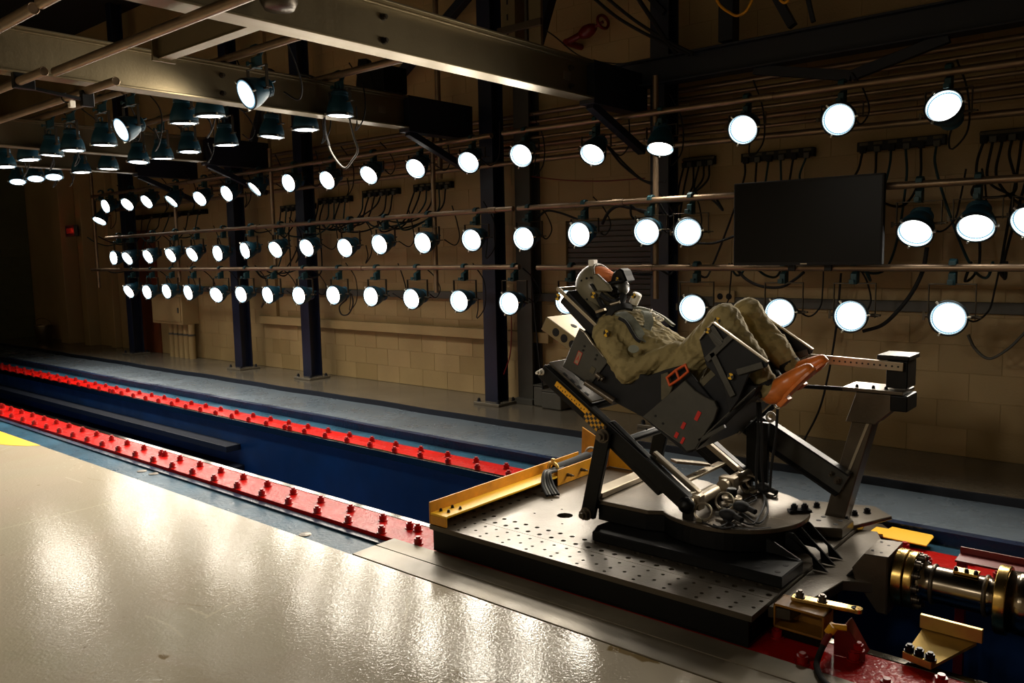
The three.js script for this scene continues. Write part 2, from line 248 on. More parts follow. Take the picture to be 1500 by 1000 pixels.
// ---------------------------------------------------------------- steel: posts, beams, pipes
const postX = [-13.2, -10.03, -8.46, -5.38, -3.46];
const postWhich = ['farthest of the dark blue wall posts, beside the orange door', 'dark blue steel post standing second from the far end', 'dark blue steel post in the middle of the row', 'dark blue steel post left of the sled, beside the grey column', 'dark blue steel post directly behind the seated mannequin'];
postX.forEach((x, i) => {
  const t = thing('steel_post', postWhich[i], 'post'), z = -6.1, w = 0.085;
  part(t, 'shaft', join(box(x - w, x + w, SLABY, YC, z + 0.07, z + 0.085, 0.002), box(x - w, x + w, SLABY, YC, z - 0.085, z - 0.07, 0.002), box(x - 0.006, x + 0.006, SLABY, YC, z - 0.07, z + 0.07), box(x - w, x - w + 0.012, SLABY, YC, z - 0.07, z + 0.07)), mm.post);
  part(t, 'base_plate', clean(box(x - 0.17, x + 0.17, SLABY, SLABY + 0.03, z - 0.14, z + 0.17, 0.006)), mm.slabWarm);
  for (const [a, b] of [[-0.13, 0.13], [0.13, 0.13], [-0.13, -0.1], [0.13, -0.1]]) part(t, 'bolt', clean(hexBolt(0.016, 0.03)), mm.steelBlue).position.set(x + a, SLABY + 0.03, z + b);
  settle(t);
});
function crossBeam(label, x, zEnd, bolts) {
  const t = thing('aluminum_beam', label, 'beam'), y0 = 2.75, y1 = 3.03, z0 = 0.5;
  part(t, 'web', clean(box(x - 0.006, x + 0.006, y0 + 0.012, y1 - 0.012, zEnd, z0)), mm.alum);
  for (const [a, b] of [[y0, y0 + 0.014], [y1 - 0.014, y1]]) part(t, 'flange', join(box(x - 0.075, x + 0.075, a, b, zEnd, z0, 0.003), box(x + 0.006, x + 0.03, a === y0 ? b : a - 0.012, a === y0 ? b + 0.012 : a, zEnd, z0, 0.004)), mm.alum);
  for (const z of bolts) for (const y of [2.82, 2.95]) { const b = part(t, 'bolt', clean(hexBolt(0.016, 0.03)), mm.darkSteel); b.rotation.z = -Math.PI / 2; b.position.set(x + 0.006, y, z); }
  part(t, 'end_plate', clean(box(x + 0.006, x + 0.012, 2.86, 2.92, zEnd + 0.22, zEnd + 0.3, 0.002)), mm.bareSteel);
  settle(t);
  const s = thing('steel_bracket', 'dark blue steel arm carrying the wall end of ' + label.replace(/^.*?(the |an? )/, (q) => q), 'bracket');
  part(s, 'arm', join(box(x - 0.07, x + 0.07, 2.72, 3.04, -6.0, zEnd - 0.003, 0.004)), mm.steelBlue); part(s, 'brace', clean(bar(V(x, 2.72, zEnd - 0.05), V(x + 0.05, 2.42, -5.95), 0.07, 0.06)), mm.steelBlue);
  s.userData.label = 'dark blue steel arm bolted to the wall end of the ' + label.split(',')[0].replace(/^.*?(nearest|second|third|farthest)/, '$1');
  settle(s);
}
crossBeam('nearest aluminum ceiling beam, running from the top edge toward the mannequin', -3.63, -5.22, [-3.2, -5.0]);
crossBeam('second aluminum ceiling beam, the one with a burning lamp hung in front', -5.6, -5.15, [-3.35]);
crossBeam('third aluminum ceiling beam, glimpsed behind the hooded overhead lamps', -9.1, -5.15, [-2.9]);
crossBeam('farthest aluminum ceiling beam, a thin bright line at the far left', -10.85, -5.15, []);
{
  const t = thing('steel_beam', 'long dark blue steel beam along the wall at the upper right', 'beam');
  part(t, 'web', clean(box(-4.0, X1, 2.94, 3.12, -5.93, -5.91)), mm.steelBlue); part(t, 'flange', join(box(-4.0, X1, 3.12, 3.135, -5.995, -5.85, 0.003), box(-4.0, X1, 2.925, 2.94, -5.995, -5.85, 0.003)), mm.steelBlue);
  part(t, 'stiffener', clean(box(-3.42, -3.34, 2.55, 2.925, -5.95, -5.89, 0.004)), mm.steelBlue);
  part(t, 'hanger', join(bar(V(-2.6, 2.92, -5.92), V(-1.9, 2.77, -5.92), 0.05, 0.07), bar(V(-1.9, 2.77, -5.92), V(-1.3, 2.92, -5.92), 0.05, 0.07)), mm.steelBlue);
  settle(t);
  const braces = [[[-4.75, 3.1, -5.85], [-4.0, 4.9, -5.85], 0.1, 'dark blue diagonal brace rising above the aluminum beam end'], [[-2.35, 3.2, -6.0], [-3.0, 4.4, -6.0], 0.06, 'dark blue diagonal brace below the yellow loop of cord'], [[-2.2, 3.2, -6.0], [-2.5, 4.4, -6.0], 0.03, 'thin dark rod leaning beside the diagonal brace above the long beam'], [[-3.4, 3.5, -6.0], [-4.4, 4.6, -6.0], 0.045, 'dark diagonal rod meeting the post behind the mannequin'], [[-7.2, 3.3, -6.2], [-5.7, 4.2, -6.2], 0.09, 'dark blue sloping brace seen between the two aluminum beams'], [[-9.7, 3.1, -6.2], [-9.2, 4.0, -6.2], 0.08, 'dark blue brace seen left of the hanging pipe ends']];
  for (const [a, b, w, l] of braces) single('diagonal_brace', l, 'brace', bar(V(...a), V(...b), w, w), mm.steelBlue);
  single('vertical_strut', 'dark vertical steel strut above the long beam near the yellow cord', 'strut', box(-2.95, -2.83, 3.2, YC, -6.15, -6.03, 0.004), mm.steelBlue);
}
{ // blue post stub and box seen against the beams; slotted hanger column; red valve
  const t = thing('hanger_column', 'slotted aluminum hanger column rising behind the nearest beam at the top edge', 'column');
  part(t, 'channel', join(box(-4.72, -4.58, 3.1, YC, -5.55, -5.52, 0.003), box(-4.59, -4.57, 3.1, YC, -5.65, -5.52, 0.003), box(-4.43, -4.3, 3.1, YC, -5.56, -5.53, 0.003)), mm.alum);
  for (let i = 0; i < 9; i++) part(t, 'slot', clean(box(-4.66, -4.645, 3.2 + i * 0.13, 3.25 + i * 0.13, -5.522, -5.516)), mm.rubber);
  part(t, 'cross_plate', clean(box(-4.76, -4.28, 3.48, 3.54, -5.53, -5.5, 0.003)), mm.darkSteel); settle(t);
  const v = thing('pipe_valve', 'dark red pipe valve with handwheel high on the wall', 'valve'), c = onZ(860, 46, -6.2);
  part(v, 'body', join(lathe([[0, -0.07], [0.04, -0.07], [0.055, -0.03], [0.06, 0], [0.05, 0.05], [0.03, 0.09], [0, 0.09]], 20).rotateZ(-1.3).translate(c.x, c.y, c.z), rod(V(c.x - 0.25, c.y - 0.06, c.z), V(c.x, c.y, c.z), 0.03), rod(V(c.x - 0.22, c.y - 0.06, WZ + 0.004), V(c.x - 0.22, c.y - 0.06, c.z + 0.03), 0.03)), mm.redDark);
  part(v, 'handwheel', join(ring(V(c.x + 0.17, c.y + 0.05, c.z), V(1, 0.25, 0.3), 0.06, 0.014), rod(V(c.x, c.y, c.z), V(c.x + 0.17, c.y + 0.05, c.z), 0.014)), mm.redDark); settle(v);
  single('equipment_box', 'dark box bolted on the second beam beside the pipe end', 'box', join(box(-5.72, -5.5, 3.03, 3.26, -5.12, -4.84, 0.01), slab([[-0.1, 0], [0.1, 0], [0.02, 0.3], [-0.06, 0.3]], 0.1).rotateY(0.4).translate(-5.75, 3.03, -4.9)), mm.blackPaint);
}
const R_PIPE = 0.024;
function pipe(name, label, a, b, r = R_PIPE, group, couplings = []) {
  const t = thing(name, label, 'pipe', group);
  part(t, 'tube', join(rod(a, b, r, 20), ring(a, b.clone().sub(a), r * 0.93, r * 0.1, 16), ring(b, b.clone().sub(a), r * 0.93, r * 0.1, 16)), mm.pipe);
  for (const k of couplings) { const p = a.clone().lerp(b, k), d = b.clone().sub(a).normalize(); part(t, 'coupling', rod(p.clone().addScaledVector(d, -0.05), p.clone().addScaledVector(d, 0.05), r * 1.22, 20), mm.pipe); }
  return settle(t);
}
const PZ = -5.65;
pipe('wall_pipe', 'top front lamp pipe on the wall rack, left length', V(-13.4, 2.62, PZ), V(-4.98, 2.67, PZ), R_PIPE, null, [0.35, 0.7]);
pipe('wall_pipe', 'top front lamp pipe on the wall rack, right length', V(-4.84, 2.675, PZ), V(0.6, 2.64, PZ), R_PIPE, null, [0.45]);
pipe('wall_pipe', 'upper rear pipe of the wall rack close behind the top lamps', V(-13.4, 2.42, -6.0), V(-4.05, 2.46, -6.0), R_PIPE, null, [0.6]);
pipe('wall_pipe', 'upper rear pipe of the wall rack above the television', V(-3.95, 2.46, -6.0), V(0.6, 2.39, -6.0));
pipe('wall_pipe', 'middle lamp pipe of the wall rack, left of the grey column', V(-13.0, 1.965, PZ), V(-4.74, 2.0, PZ), R_PIPE, null, [0.5, 0.97]);
pipe('wall_pipe', 'middle lamp pipe of the wall rack, running behind the television', V(-4.68, 2.0, PZ), V(0.6, 1.975, PZ), R_PIPE, null, [0.2]);
pipe('wall_pipe', 'lowest lamp pipe of the wall rack, left of the grey column', V(-13.6, 1.474, PZ), V(-4.68, 1.478, PZ), R_PIPE, null, [0.75]);
pipe('wall_pipe', 'lowest lamp pipe of the wall rack, running behind the helmet', V(-4.47, 1.472, PZ), V(0.6, 1.45, PZ), R_PIPE, null, [0.22]);
const upr = [[-13.5, 1.19, 3.1, 'farthest upright pipe tying the wall rack together'], [-10.9, 1.3, 2.45, 'short upright pipe of the wall rack near the far end'], [-8.56, 1.45, 2.9, 'upright pipe of the wall rack in front of the far posts'], [-5.8, 1.23, 2.75, 'upright pipe of the wall rack left of the grey column'], [-3.31, 1.22, 2.95, 'upright pipe of the wall rack behind the mannequin']];
for (const [x, a, b, l] of upr) pipe('upright_pipe', l, V(x, a, PZ - 0.05), V(x, b, PZ - 0.05));
single('upright_conduit', 'thin grey conduit rising beside the nearest beam', 'conduit', rod(V(-6.2, 2.4, -6.2), V(-6.2, YC, -6.2), 0.03), mm.pipe);
single('upright_conduit', 'thin grey conduit rising behind the post at the top edge', 'conduit', rod(V(-3.62, 2.2, -6.25), V(-3.62, YC, -6.25), 0.035), mm.pipe);
for (let i = 0; i < 6; i++) pipe('wall_conduit', `thin grey conduit running along the upper wall behind the lamps, ${ORD[i]} from the bottom`, V(-11, 2.58 + i * 0.075, -6.3), V(1, 2.55 + i * 0.075, -6.3), 0.016 + (i % 2) * 0.006, 'conduits along the upper wall');
// overhead pipes
const OP = [[-4.66, -7.17, 3.065, -3.37, 'overhead pipe end carrying the sideways burning lamp'], [-7.22, -13.6, 3.065, -3.37, 'overhead pipe of the near hooded lamps, far length'], [-4.66, -9.2, 3.065, -4.28, 'overhead pipe with an open end above the hooded lamp by the beam'], [-9.3, -13.6, 3.065, -4.28, 'overhead pipe of the far hooded lamps, far length'], [-2.0, -5.13, 2.7, -2.01, 'thick overhead pipe crossing the upper left corner'], [-5.16, -8.5, 2.7, -1.96, 'overhead pipe continuing from the thick pipe at the left edge'], [-5.14, -8.5, 2.7, -2.36, 'lower overhead pipe with a rounded end at the left edge'], [-3.93, -6.5, 2.7, -1.47, 'overhead pipe with a rounded end in the upper left corner'], [-1.8, -3.9, 2.72, -1.49, 'overhead pipe leaving the upper left corner']];
for (const [a, b, y, z, l] of OP) { const t = pipe('overhead_pipe', l, V(a, y, z), V(b, y, z), y > 3 ? 0.028 : 0.0255); }
{
  const t = thing('aluminum_channel', 'short aluminum channel between the beams under the thick overhead pipe', 'channel');
  part(t, 'web', clean(box(-4.72, -3.75, 2.78, 2.93, -2.44, -2.425, 0.002)), mm.alum); part(t, 'flange', join(box(-4.72, -3.75, 2.775, 2.788, -2.5, -2.425, 0.002), box(-4.72, -3.75, 2.925, 2.938, -2.5, -2.425, 0.002)), mm.alum); part(t, 'end_plate', clean(box(-4.735, -4.72, 2.76, 2.95, -2.53, -2.39, 0.002)), mm.alum); settle(t);
  const j = thing('junction_box', 'grey rounded fitting hanging at the top edge over the nearest beam', 'fitting'), p = onY(408, -6, 2.86);
  part(j, 'body', lathe([[0, -0.07], [0.07, -0.065], [0.09, -0.03], [0.09, 0.05], [0.05, 0.09], [0, 0.1]], 24).translate(p.x, p.y, p.z), mm.darkSteel); part(j, 'cap', lathe([[0, 0.1], [0.05, 0.1], [0.05, 0.16], [0, 0.17]], 20).translate(p.x, p.y, p.z), mm.darkSteel); settle(j);
}
// ---------------------------------------------------------------- lamps
const CZS = -3.76;
const lampProto = {
  housing: lathe([[0.103, 0], [0.108, -0.004], [0.109, -0.03], [0.104, -0.06], [0.09, -0.1], [0.075, -0.135], [0.066, -0.15], [0.064, -0.185], [0.055, -0.2], [0.0, -0.205]], 28).rotateX(Math.PI / 2),
  fins: join([0, 1, 2].map((i) => lathe([[0.06, -0.155 - i * 0.012], [0.072, -0.156 - i * 0.012], [0.072, -0.16 - i * 0.012], [0.06, -0.161 - i * 0.012]], 24).rotateX(Math.PI / 2))),
  rim: lathe([[0.1, -0.02], [0.1, 0.002], [0.105, 0.007], [0.112, 0.003], [0.112, -0.012], [0.108, -0.014]], 32).rotateX(Math.PI / 2),
  inner: lathe([[0.099, 0.001], [0.094, -0.022]], 32).rotateX(Math.PI / 2),
  lens: lathe([[0.0, -0.010], [0.03, -0.011], [0.06, -0.014], [0.085, -0.018], [0.096, -0.022]], 32).rotateX(Math.PI / 2),
  lensFlush: lathe([[0.0, 0.008], [0.03, 0.0078], [0.06, 0.007], [0.085, 0.0055], [0.1, 0.004]], 32).rotateX(Math.PI / 2),
  tab: box(-0.006, 0.006, 0.104, 0.124, -0.012, 0.01, 0.002),
  handle: cable([V(-0.035, 0.02, -0.19), V(-0.04, 0.02, -0.235), V(0.04, 0.02, -0.235), V(0.035, 0.02, -0.19)], 0.006, 16),
  yoke: join(box(-0.135, -0.129, -0.012, 0.15, -0.012, 0.012, 0.002), box(0.129, 0.135, -0.012, 0.15, -0.012, 0.012, 0.002), box(-0.135, 0.135, 0.144, 0.15, -0.012, 0.012, 0.002), rod(V(-0.15, 0, 0), V(-0.09, 0, 0), 0.008), rod(V(0.09, 0, 0), V(0.15, 0, 0), 0.008), box(-0.165, -0.15, -0.02, 0.02, -0.004, 0.004), box(0.15, 0.165, -0.004, 0.004, -0.02, 0.02)),
  clamp: join(slab([[-0.034, -0.12], [0.034, -0.12], [0.034, -0.03], [0.05, 0.0], [0.042, 0.03], [0.02, 0.045], [-0.012, 0.045], [-0.036, 0.03], [-0.04, 0.005], [-0.026, 0.005], [-0.02, 0.02], [0.0, 0.03], [0.018, 0.024], [0.026, 0.0], [0.012, -0.03], [-0.034, -0.05]], 0.04, 0.003).rotateY(Math.PI / 2).translate(-0.02, 0, 0), rod(V(0, -0.09, 0.03), V(0, -0.1, 0.075), 0.007), box(-0.016, 0.016, -0.115, -0.085, 0.07, 0.078, 0.002)),
};
const cableShapes = [[V(0, 0.02, -0.2), V(0.02, -0.02, -0.27), V(0.06, 0.06, -0.3), V(0.05, 0.2, -0.22), V(0.02, 0.3, -0.1)], [V(0, 0, -0.2), V(-0.05, -0.12, -0.26), V(-0.02, -0.2, -0.2), V(0.06, -0.1, -0.22), V(0.05, 0.16, -0.24), V(0.01, 0.34, -0.12)], [V(0, 0.01, -0.2), V(0.08, -0.05, -0.27), V(0.16, 0.02, -0.26), V(0.2, 0.16, -0.2), V(0.24, 0.33, -0.1)]].map((p) => clean(cable(p, 0.006, 30)));
for (const k of Object.keys(lampProto)) lampProto[k] = clean(lampProto[k]);
// p: where the face is, n: where it looks, pipeY/pipeZ: the pipe that it hangs from
function lamp(label, group, p, n, pipeY, power, kind = 0) {
  const t = thing('stage_lamp', label, 'lamp', group), piv = p.clone().addScaledVector(n, -0.1);
  t.position.copy(piv);
  const h = part(t, 'housing', lampProto.housing, mm.lampShell);
  h.quaternion.setFromUnitVectors(V(0, 0, 1), n); h.position.copy(n).multiplyScalar(0.1);
  part(h, 'rim', lampProto.rim, mm.lampRim); part(h, 'reflector', lampProto.inner, mm.reflector); part(h, 'lens', kind === 1 ? lampProto.lensFlush : lampProto.lens, mm.lens); for (const a of [0.6, 2.7, 4.8]) part(h, 'tab', lampProto.tab, mm.tab).rotation.z = a; part(h, 'cooling_fin', lampProto.fins, mm.lampShell); part(h, 'handle', lampProto.handle, mm.lampShell);
  const pan = Math.abs(n.y) > 0.9 ? 0 : Math.atan2(n.x, n.z);
  const y = part(t, 'yoke', lampProto.yoke, mm.yoke); y.rotation.y = pan; const drop = pipeY - piv.y; y.scale.y = Math.max(0.6, Math.min(1.6, (drop - 0.11) / 0.15));
  const c = part(t, 'clamp', lampProto.clamp, mm.clamp); c.position.y = drop; 
  const q = part(t, 'cable', cableShapes[(rnd() * 3) | 0], mm.rubber); q.rotation.y = pan + rr(-0.2, 0.2); q.position.y = 0.0;
  const s = new THREE.SpotLight(LAMP.color, power, 0, [LAMP.wallCone, LAMP.topCone, 0.3][kind], [1, 0.75, 1][kind], 2); s.name = 'lamp_light'; s.position.copy(n).multiplyScalar(0.125); s.target.name = 'lamp_aim'; s.target.position.copy(n).multiplyScalar(2); s.castShadow = true; s.shadow.radius = 8; s.shadow.mapSize.set(256, 256);
  t.add(s, s.target);
}
// which way a face looks: how round it appears (r) and toward where in the picture it leans (deg, 180 = left, 90 = down)
function facing(px, py, r, deg) {
  const v = sight(px, py).normalize().negate(), a = deg * Math.PI / 180, e = 2;
  let m = sight(px + e * Math.cos(a), py + e * Math.sin(a)).normalize().negate().sub(v).negate(); m.addScaledVector(v, -m.dot(v)).normalize();
  return v.multiplyScalar(r).addScaledVector(m, Math.sqrt(1 - r * r)).normalize();
}
const rows = {
  top: [[1382, 155, 0.84, 240], [1228, 175, 0.97, 150], [1088, 190, 0.93, 140], [967, 218, 0.5, 97], [867.5, 226.5, 0.74, 118], [763, 228, 0.85, 138], [686, 238, 0.82, 132], [608.5, 247, 0.76, 135], [540, 256.5, 0.68, 138], [479, 264, 0.68, 152], [422.5, 268, 0.65, 163], [372.7, 277, 0.34, 138], [332, 283.5, 0.58, 155], [292.5, 291, 0.6, 145], [251, 295, 0.36, 135], [214.7, 295.4, 0.52, 145], [186.4, 299.4, 0.58, 140], [154.5, 302, 0.5, 165]],
  middle: [[1508, 326, 0.8, 130], [1429, 334, 0.78, 100], [1340, 341.5, 0.78, 112], [1007.5, 340, 0.97, 180], [947, 339.7, 0.92, 155], [847.7, 343.4, 0.85, 163], [766.8, 349.5, 0.84, 160], [690.5, 351.7, 0.82, 155], [619, 355.7, 0.73, 160], [555.6, 358, 0.7, 160], [505, 363, 0.7, 158], [449, 363, 0.67, 155], [403.4, 365.6, 0.62, 150], [358.7, 367, 0.5, 165], [318.7, 371, 0.54, 168], [281.2, 372.6, 0.52, 150], [249.8, 374, 0.5, 152], [216.6, 375.8, 0.5, 155], [186.4, 378.5, 0.5, 150], [166.4, 377.7, 0.5, 175]],
  low: [[1389, 466, 0.98, 150], [1245.6, 463, 0.97, 160], [1142, 458.5, 0.96, 160], [1014, 451.5, 0.94, 165], [829, 442, 0.85, 165], [745.4, 444.3, 0.82, 165], [672.3, 441, 0.78, 163], [602.3, 437.7, 0.73, 165], [543, 434.2, 0.69, 168], [488, 432.3, 0.68, 168], [437.6, 432.8, 0.66, 170], [392, 432, 0.56, 164], [353, 431.2, 0.6, 164], [316.8, 431.8, 0.65, 152], [275.5, 428.5, 0.5, 165], [243.9, 426.6, 0.52, 166], [215.3, 427.7, 0.54, 166], [188.5, 427, 0.5, 150]],
};
const pipeAt = { top: (x) => 2.66, middle: (x) => 1.99, low: (x) => 1.47 };
for (const k of ['top', 'middle', 'low']) rows[k].forEach(([px, py, r, deg], i) => {
  const n = facing(px, py, r, deg), p = onZ(px, py, PZ + 0.1 * n.z);
  lamp(`burning round stage lamp, ${ORD[i]} from the right in the ${k === 'low' ? 'lowest' : k} wall row`, `stage lamps of the ${k === 'low' ? 'lowest' : k} wall row`, p, n, pipeAt[k](p.x), LAMP.wall);
});
{ const n = facing(145.8, 323.7, 0.42, 118); lamp('small burning stage lamp tipped down below the far end of the top wall row', 'stage lamps of the top wall row', onZ(145.8, 323.7, PZ + 0.1 * n.z), n, 2.66, LAMP.wall); }
const tops = { near: [[308, 169.5], [270, 180], [153, 212], [107, 220], [76, 227], [42.7, 233.6], [8, 244]], far: [[498, 169], [448, 189.5], [398, 200], [332, 212], [277.7, 222], [238.5, 231.8], [203, 237], [159, 247], [119.5, 252], [79, 259], [52.5, 261.5], [26, 266]] };
for (const k of ['near', 'far']) tops[k].forEach(([px, py], i) => {
  const z = k === 'near' ? -3.4 : px === 203 ? -4.2 : -4.31, p = onZ(px, py, z), n = px < 90 && k === 'far' ? V(0.3, -0.9, 0.12).normalize() : V(rr(-0.05, 0.08), -1, rr(-0.06, 0.06)).normalize();
  lamp(`dark hooded overhead lamp shining down, ${ORD[i]} from the right in the ${k === 'near' ? 'nearer' : 'farther'} ceiling row`, `hooded lamps of the ${k === 'near' ? 'nearer' : 'farther'} ceiling row`, p, n, 3.065, LAMP.top, 1);
});
{ let n = facing(361, 138, 0.5, 160); lamp('burning overhead lamp turned sideways in front of the second aluminum beam', 'sideways lamps of the nearer ceiling row', onZ(361, 138, -3.3), n, 3.065, LAMP.top, 1);
  n = facing(178, 190, 0.45, 160); lamp('burning overhead lamp turned sideways among the hooded lamps at the left', 'sideways lamps of the nearer ceiling row', onZ(178, 190, -3.33), n, 3.065, LAMP.top, 1); }

{ // added unseen rack behind the camera: three narrow fill lamps brightening the seat
  pipe('added_rack_pipe', 'added pipe for the fill lamps behind the photographer', V(-4.6, 3.35, 1.9), V(0.6, 3.35, 1.9));
  [-3.9, -2.6, -1.3].forEach((x, i) => { const p = V(x, 3.02, 1.72), n = V(-2.05 + i * 0.1, 0.95, CZS).sub(p).normalize(); lamp(`narrow added fill lamp behind the photographer trained on the seat, ${ORD[i]} from the left`, 'added fill lamps behind the photographer', p, n, 3.35, LAMP.seat, 2); });
  for (const x of [-4.4, 0.4]) single('added_pipe_bracket', `steel bracket holding the added rear fill lamp pipe, ${x < 0 ? 'left' : 'right'} end`, 'bracket', box(x - 0.03, x + 0.03, 3.3, 3.4, 1.87, 2.4, 0.004), mm.blackPaint);
}
// ---------------------------------------------------------------- the sled: drilled deck on slippers over the rails
const PY = 0.147, CZ = -3.76;
const circ = (x, z, r, n = 12) => { const p = new THREE.Path(); p.absarc(x, -z, r, 0, Math.PI * 2, true); return p; };
const bolt = { m: clean(hexBolt(0.016, 0.026)), s: clean(hexBolt(0.008, 0.014)), l: clean(hexBolt(0.026, 0.04)), cap: clean(join(lathe([[0.0, 0.02], [0.006, 0.02], [0.007, 0.016], [0.011, 0.02], [0.012, 0.018], [0.012, 0]], 12))) };
const addBolt = (t, k, x, y, z, mat = mm.blackPaint) => { const b = part(t, 'bolt', bolt[k], mat); b.position.set(x, y, z); b.rotation.y = rnd() * 3; return b; };
function sideBolt(t, x, y, z, r = 0.03, mat = mm.darkSteel) { const b = part(t, 'bolt', join(new THREE.CylinderGeometry(r * 1.25, r * 1.25, 0.008, 20).translate(0, 0.004, 0), new THREE.CylinderGeometry(r, r, 0.024, 6).translate(0, 0.02, 0), new THREE.CylinderGeometry(r * 0.55, r * 0.55, 0.02, 12).translate(0, 0.04, 0)), mat); b.rotation.x = Math.PI / 2; b.position.set(x, y, z); return b; }
{
  const t = thing('test_sled', 'wide dark steel sled deck drilled with rows of holes, riding on the red rails', 'sled');
  const P = 0.077, small = 0.009, big = 0.0135;
  const deck = (x0, x1, z0, z1, holes) => { const s = new THREE.Shape([[x0, -z0], [x1, -z0], [x1, -z1], [x0, -z1]].map((p) => new THREE.Vector2(...p))); for (const [x, z, r] of holes) if (x > x0 + r && x < x1 - r && z > z0 + r && z < z1 - r) s.holes.push(circ(x, z, r)); return new THREE.ExtrudeGeometry(s, { depth: 0.026, bevelEnabled: false, curveSegments: 6 }).rotateX(-Math.PI / 2).translate(0, PY - 0.026, 0); };
  const front = []; for (let i = 0; i < 25; i++) for (const z of [-2.99, -3.04, -3.117]) if (z !== -2.99 || i % 2 === 0) front.push([-3.083 + i * P, z, small]);
  part(t, 'deck_strip', clean(deck(-3.12, -1.285, -3.156, -2.96, front)), mm.plateSteel);
  const mid = []; for (let i = 0; i < 25; i++) for (const z of [-3.195, -3.272]) mid.push([-3.083 + i * P, z, big]);
  for (let j = 2; j < 18; j++) for (const x of [-3.083, -3.006]) mid.push([x, -3.195 - j * P, big]);
  for (let i = 5; i < 22; i++) for (const z of [-4.25, -4.33, -4.41]) mid.push([-3.083 + i * P, z, i % 3 ? small : big]);
  mid.push([-2.62, -3.52, 0.045], [-2.78, -3.45, 0.007], [-2.7, -3.6, 0.007], [-2.85, -3.7, 0.007], [-2.55, -3.4, 0.007]);
  part(t, 'deck_plate', clean(deck(-3.12, -1.285, -4.56, -3.1585, mid)), mm.plateSteel);
  part(t, 'underframe', join(box(-3.06, -1.32, 0.07, PY - 0.027, -4.5, -3.02, 0.004), box(-3.0, -1.35, -0.3, 0.07, -4.2, -3.32, 0.01)), mm.blackPaint);
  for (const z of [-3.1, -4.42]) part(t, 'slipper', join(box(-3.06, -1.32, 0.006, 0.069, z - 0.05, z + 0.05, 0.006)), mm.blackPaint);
  part(t, 'shade_skirt', join(box(-3.1, -1.3, 0.012, 0.12, -2.976, -2.966, 0.003), box(-3.1, -1.3, 0.006, 0.02, -3.25, -2.966, 0.002)), mm.blackPaint);  // added black sheets standing for the shade on the rail under the deck
  // tail plate reaching back to the ram
  part(t, 'tail_plate', slabY([[-1.284, -3.12], [-1.284, -4.3], [-1.2, -4.32], [-1.1, -4.1], [-1.02, -3.98], [-1.02, -3.62], [-1.13, -3.57], [-1.15, -3.42], [-1.2, -3.14]], 0.085, 0.13, 0.003), mm.plateSteel);
  // two pads under the turntable, with gussets
  part(t, 'pad', slabY([[-2.3, -3.36], [-2.27, -3.28], [-1.29, -3.28], [-1.29, -3.52], [-1.5, -3.6], [-2.28, -3.6]], PY + 0.001, 0.2, 0.006), mm.blackPaint);
  part(t, 'pad', slabY([[-2.25, -4.2], [-2.25, -3.95], [-1.5, -3.95], [-1.36, -4.02], [-1.29, -4.05], [-1.29, -4.22]], PY + 0.001, 0.2, 0.006), mm.plateSteel);
  for (const [x, z] of [[-1.33, -3.33], [-1.33, -3.42], [-1.42, -3.33], [-1.42, -3.4], [-1.34, -4.1], [-1.34, -4.17], [-1.43, -4.11], [-1.43, -4.18]]) part(t, 'bolt_hole', lathe([[0.013, 0], [0.013, 0.0015], [0, 0.0015]], 14).translate(x, 0.2, z), mm.rubber);
  settle(t);
}
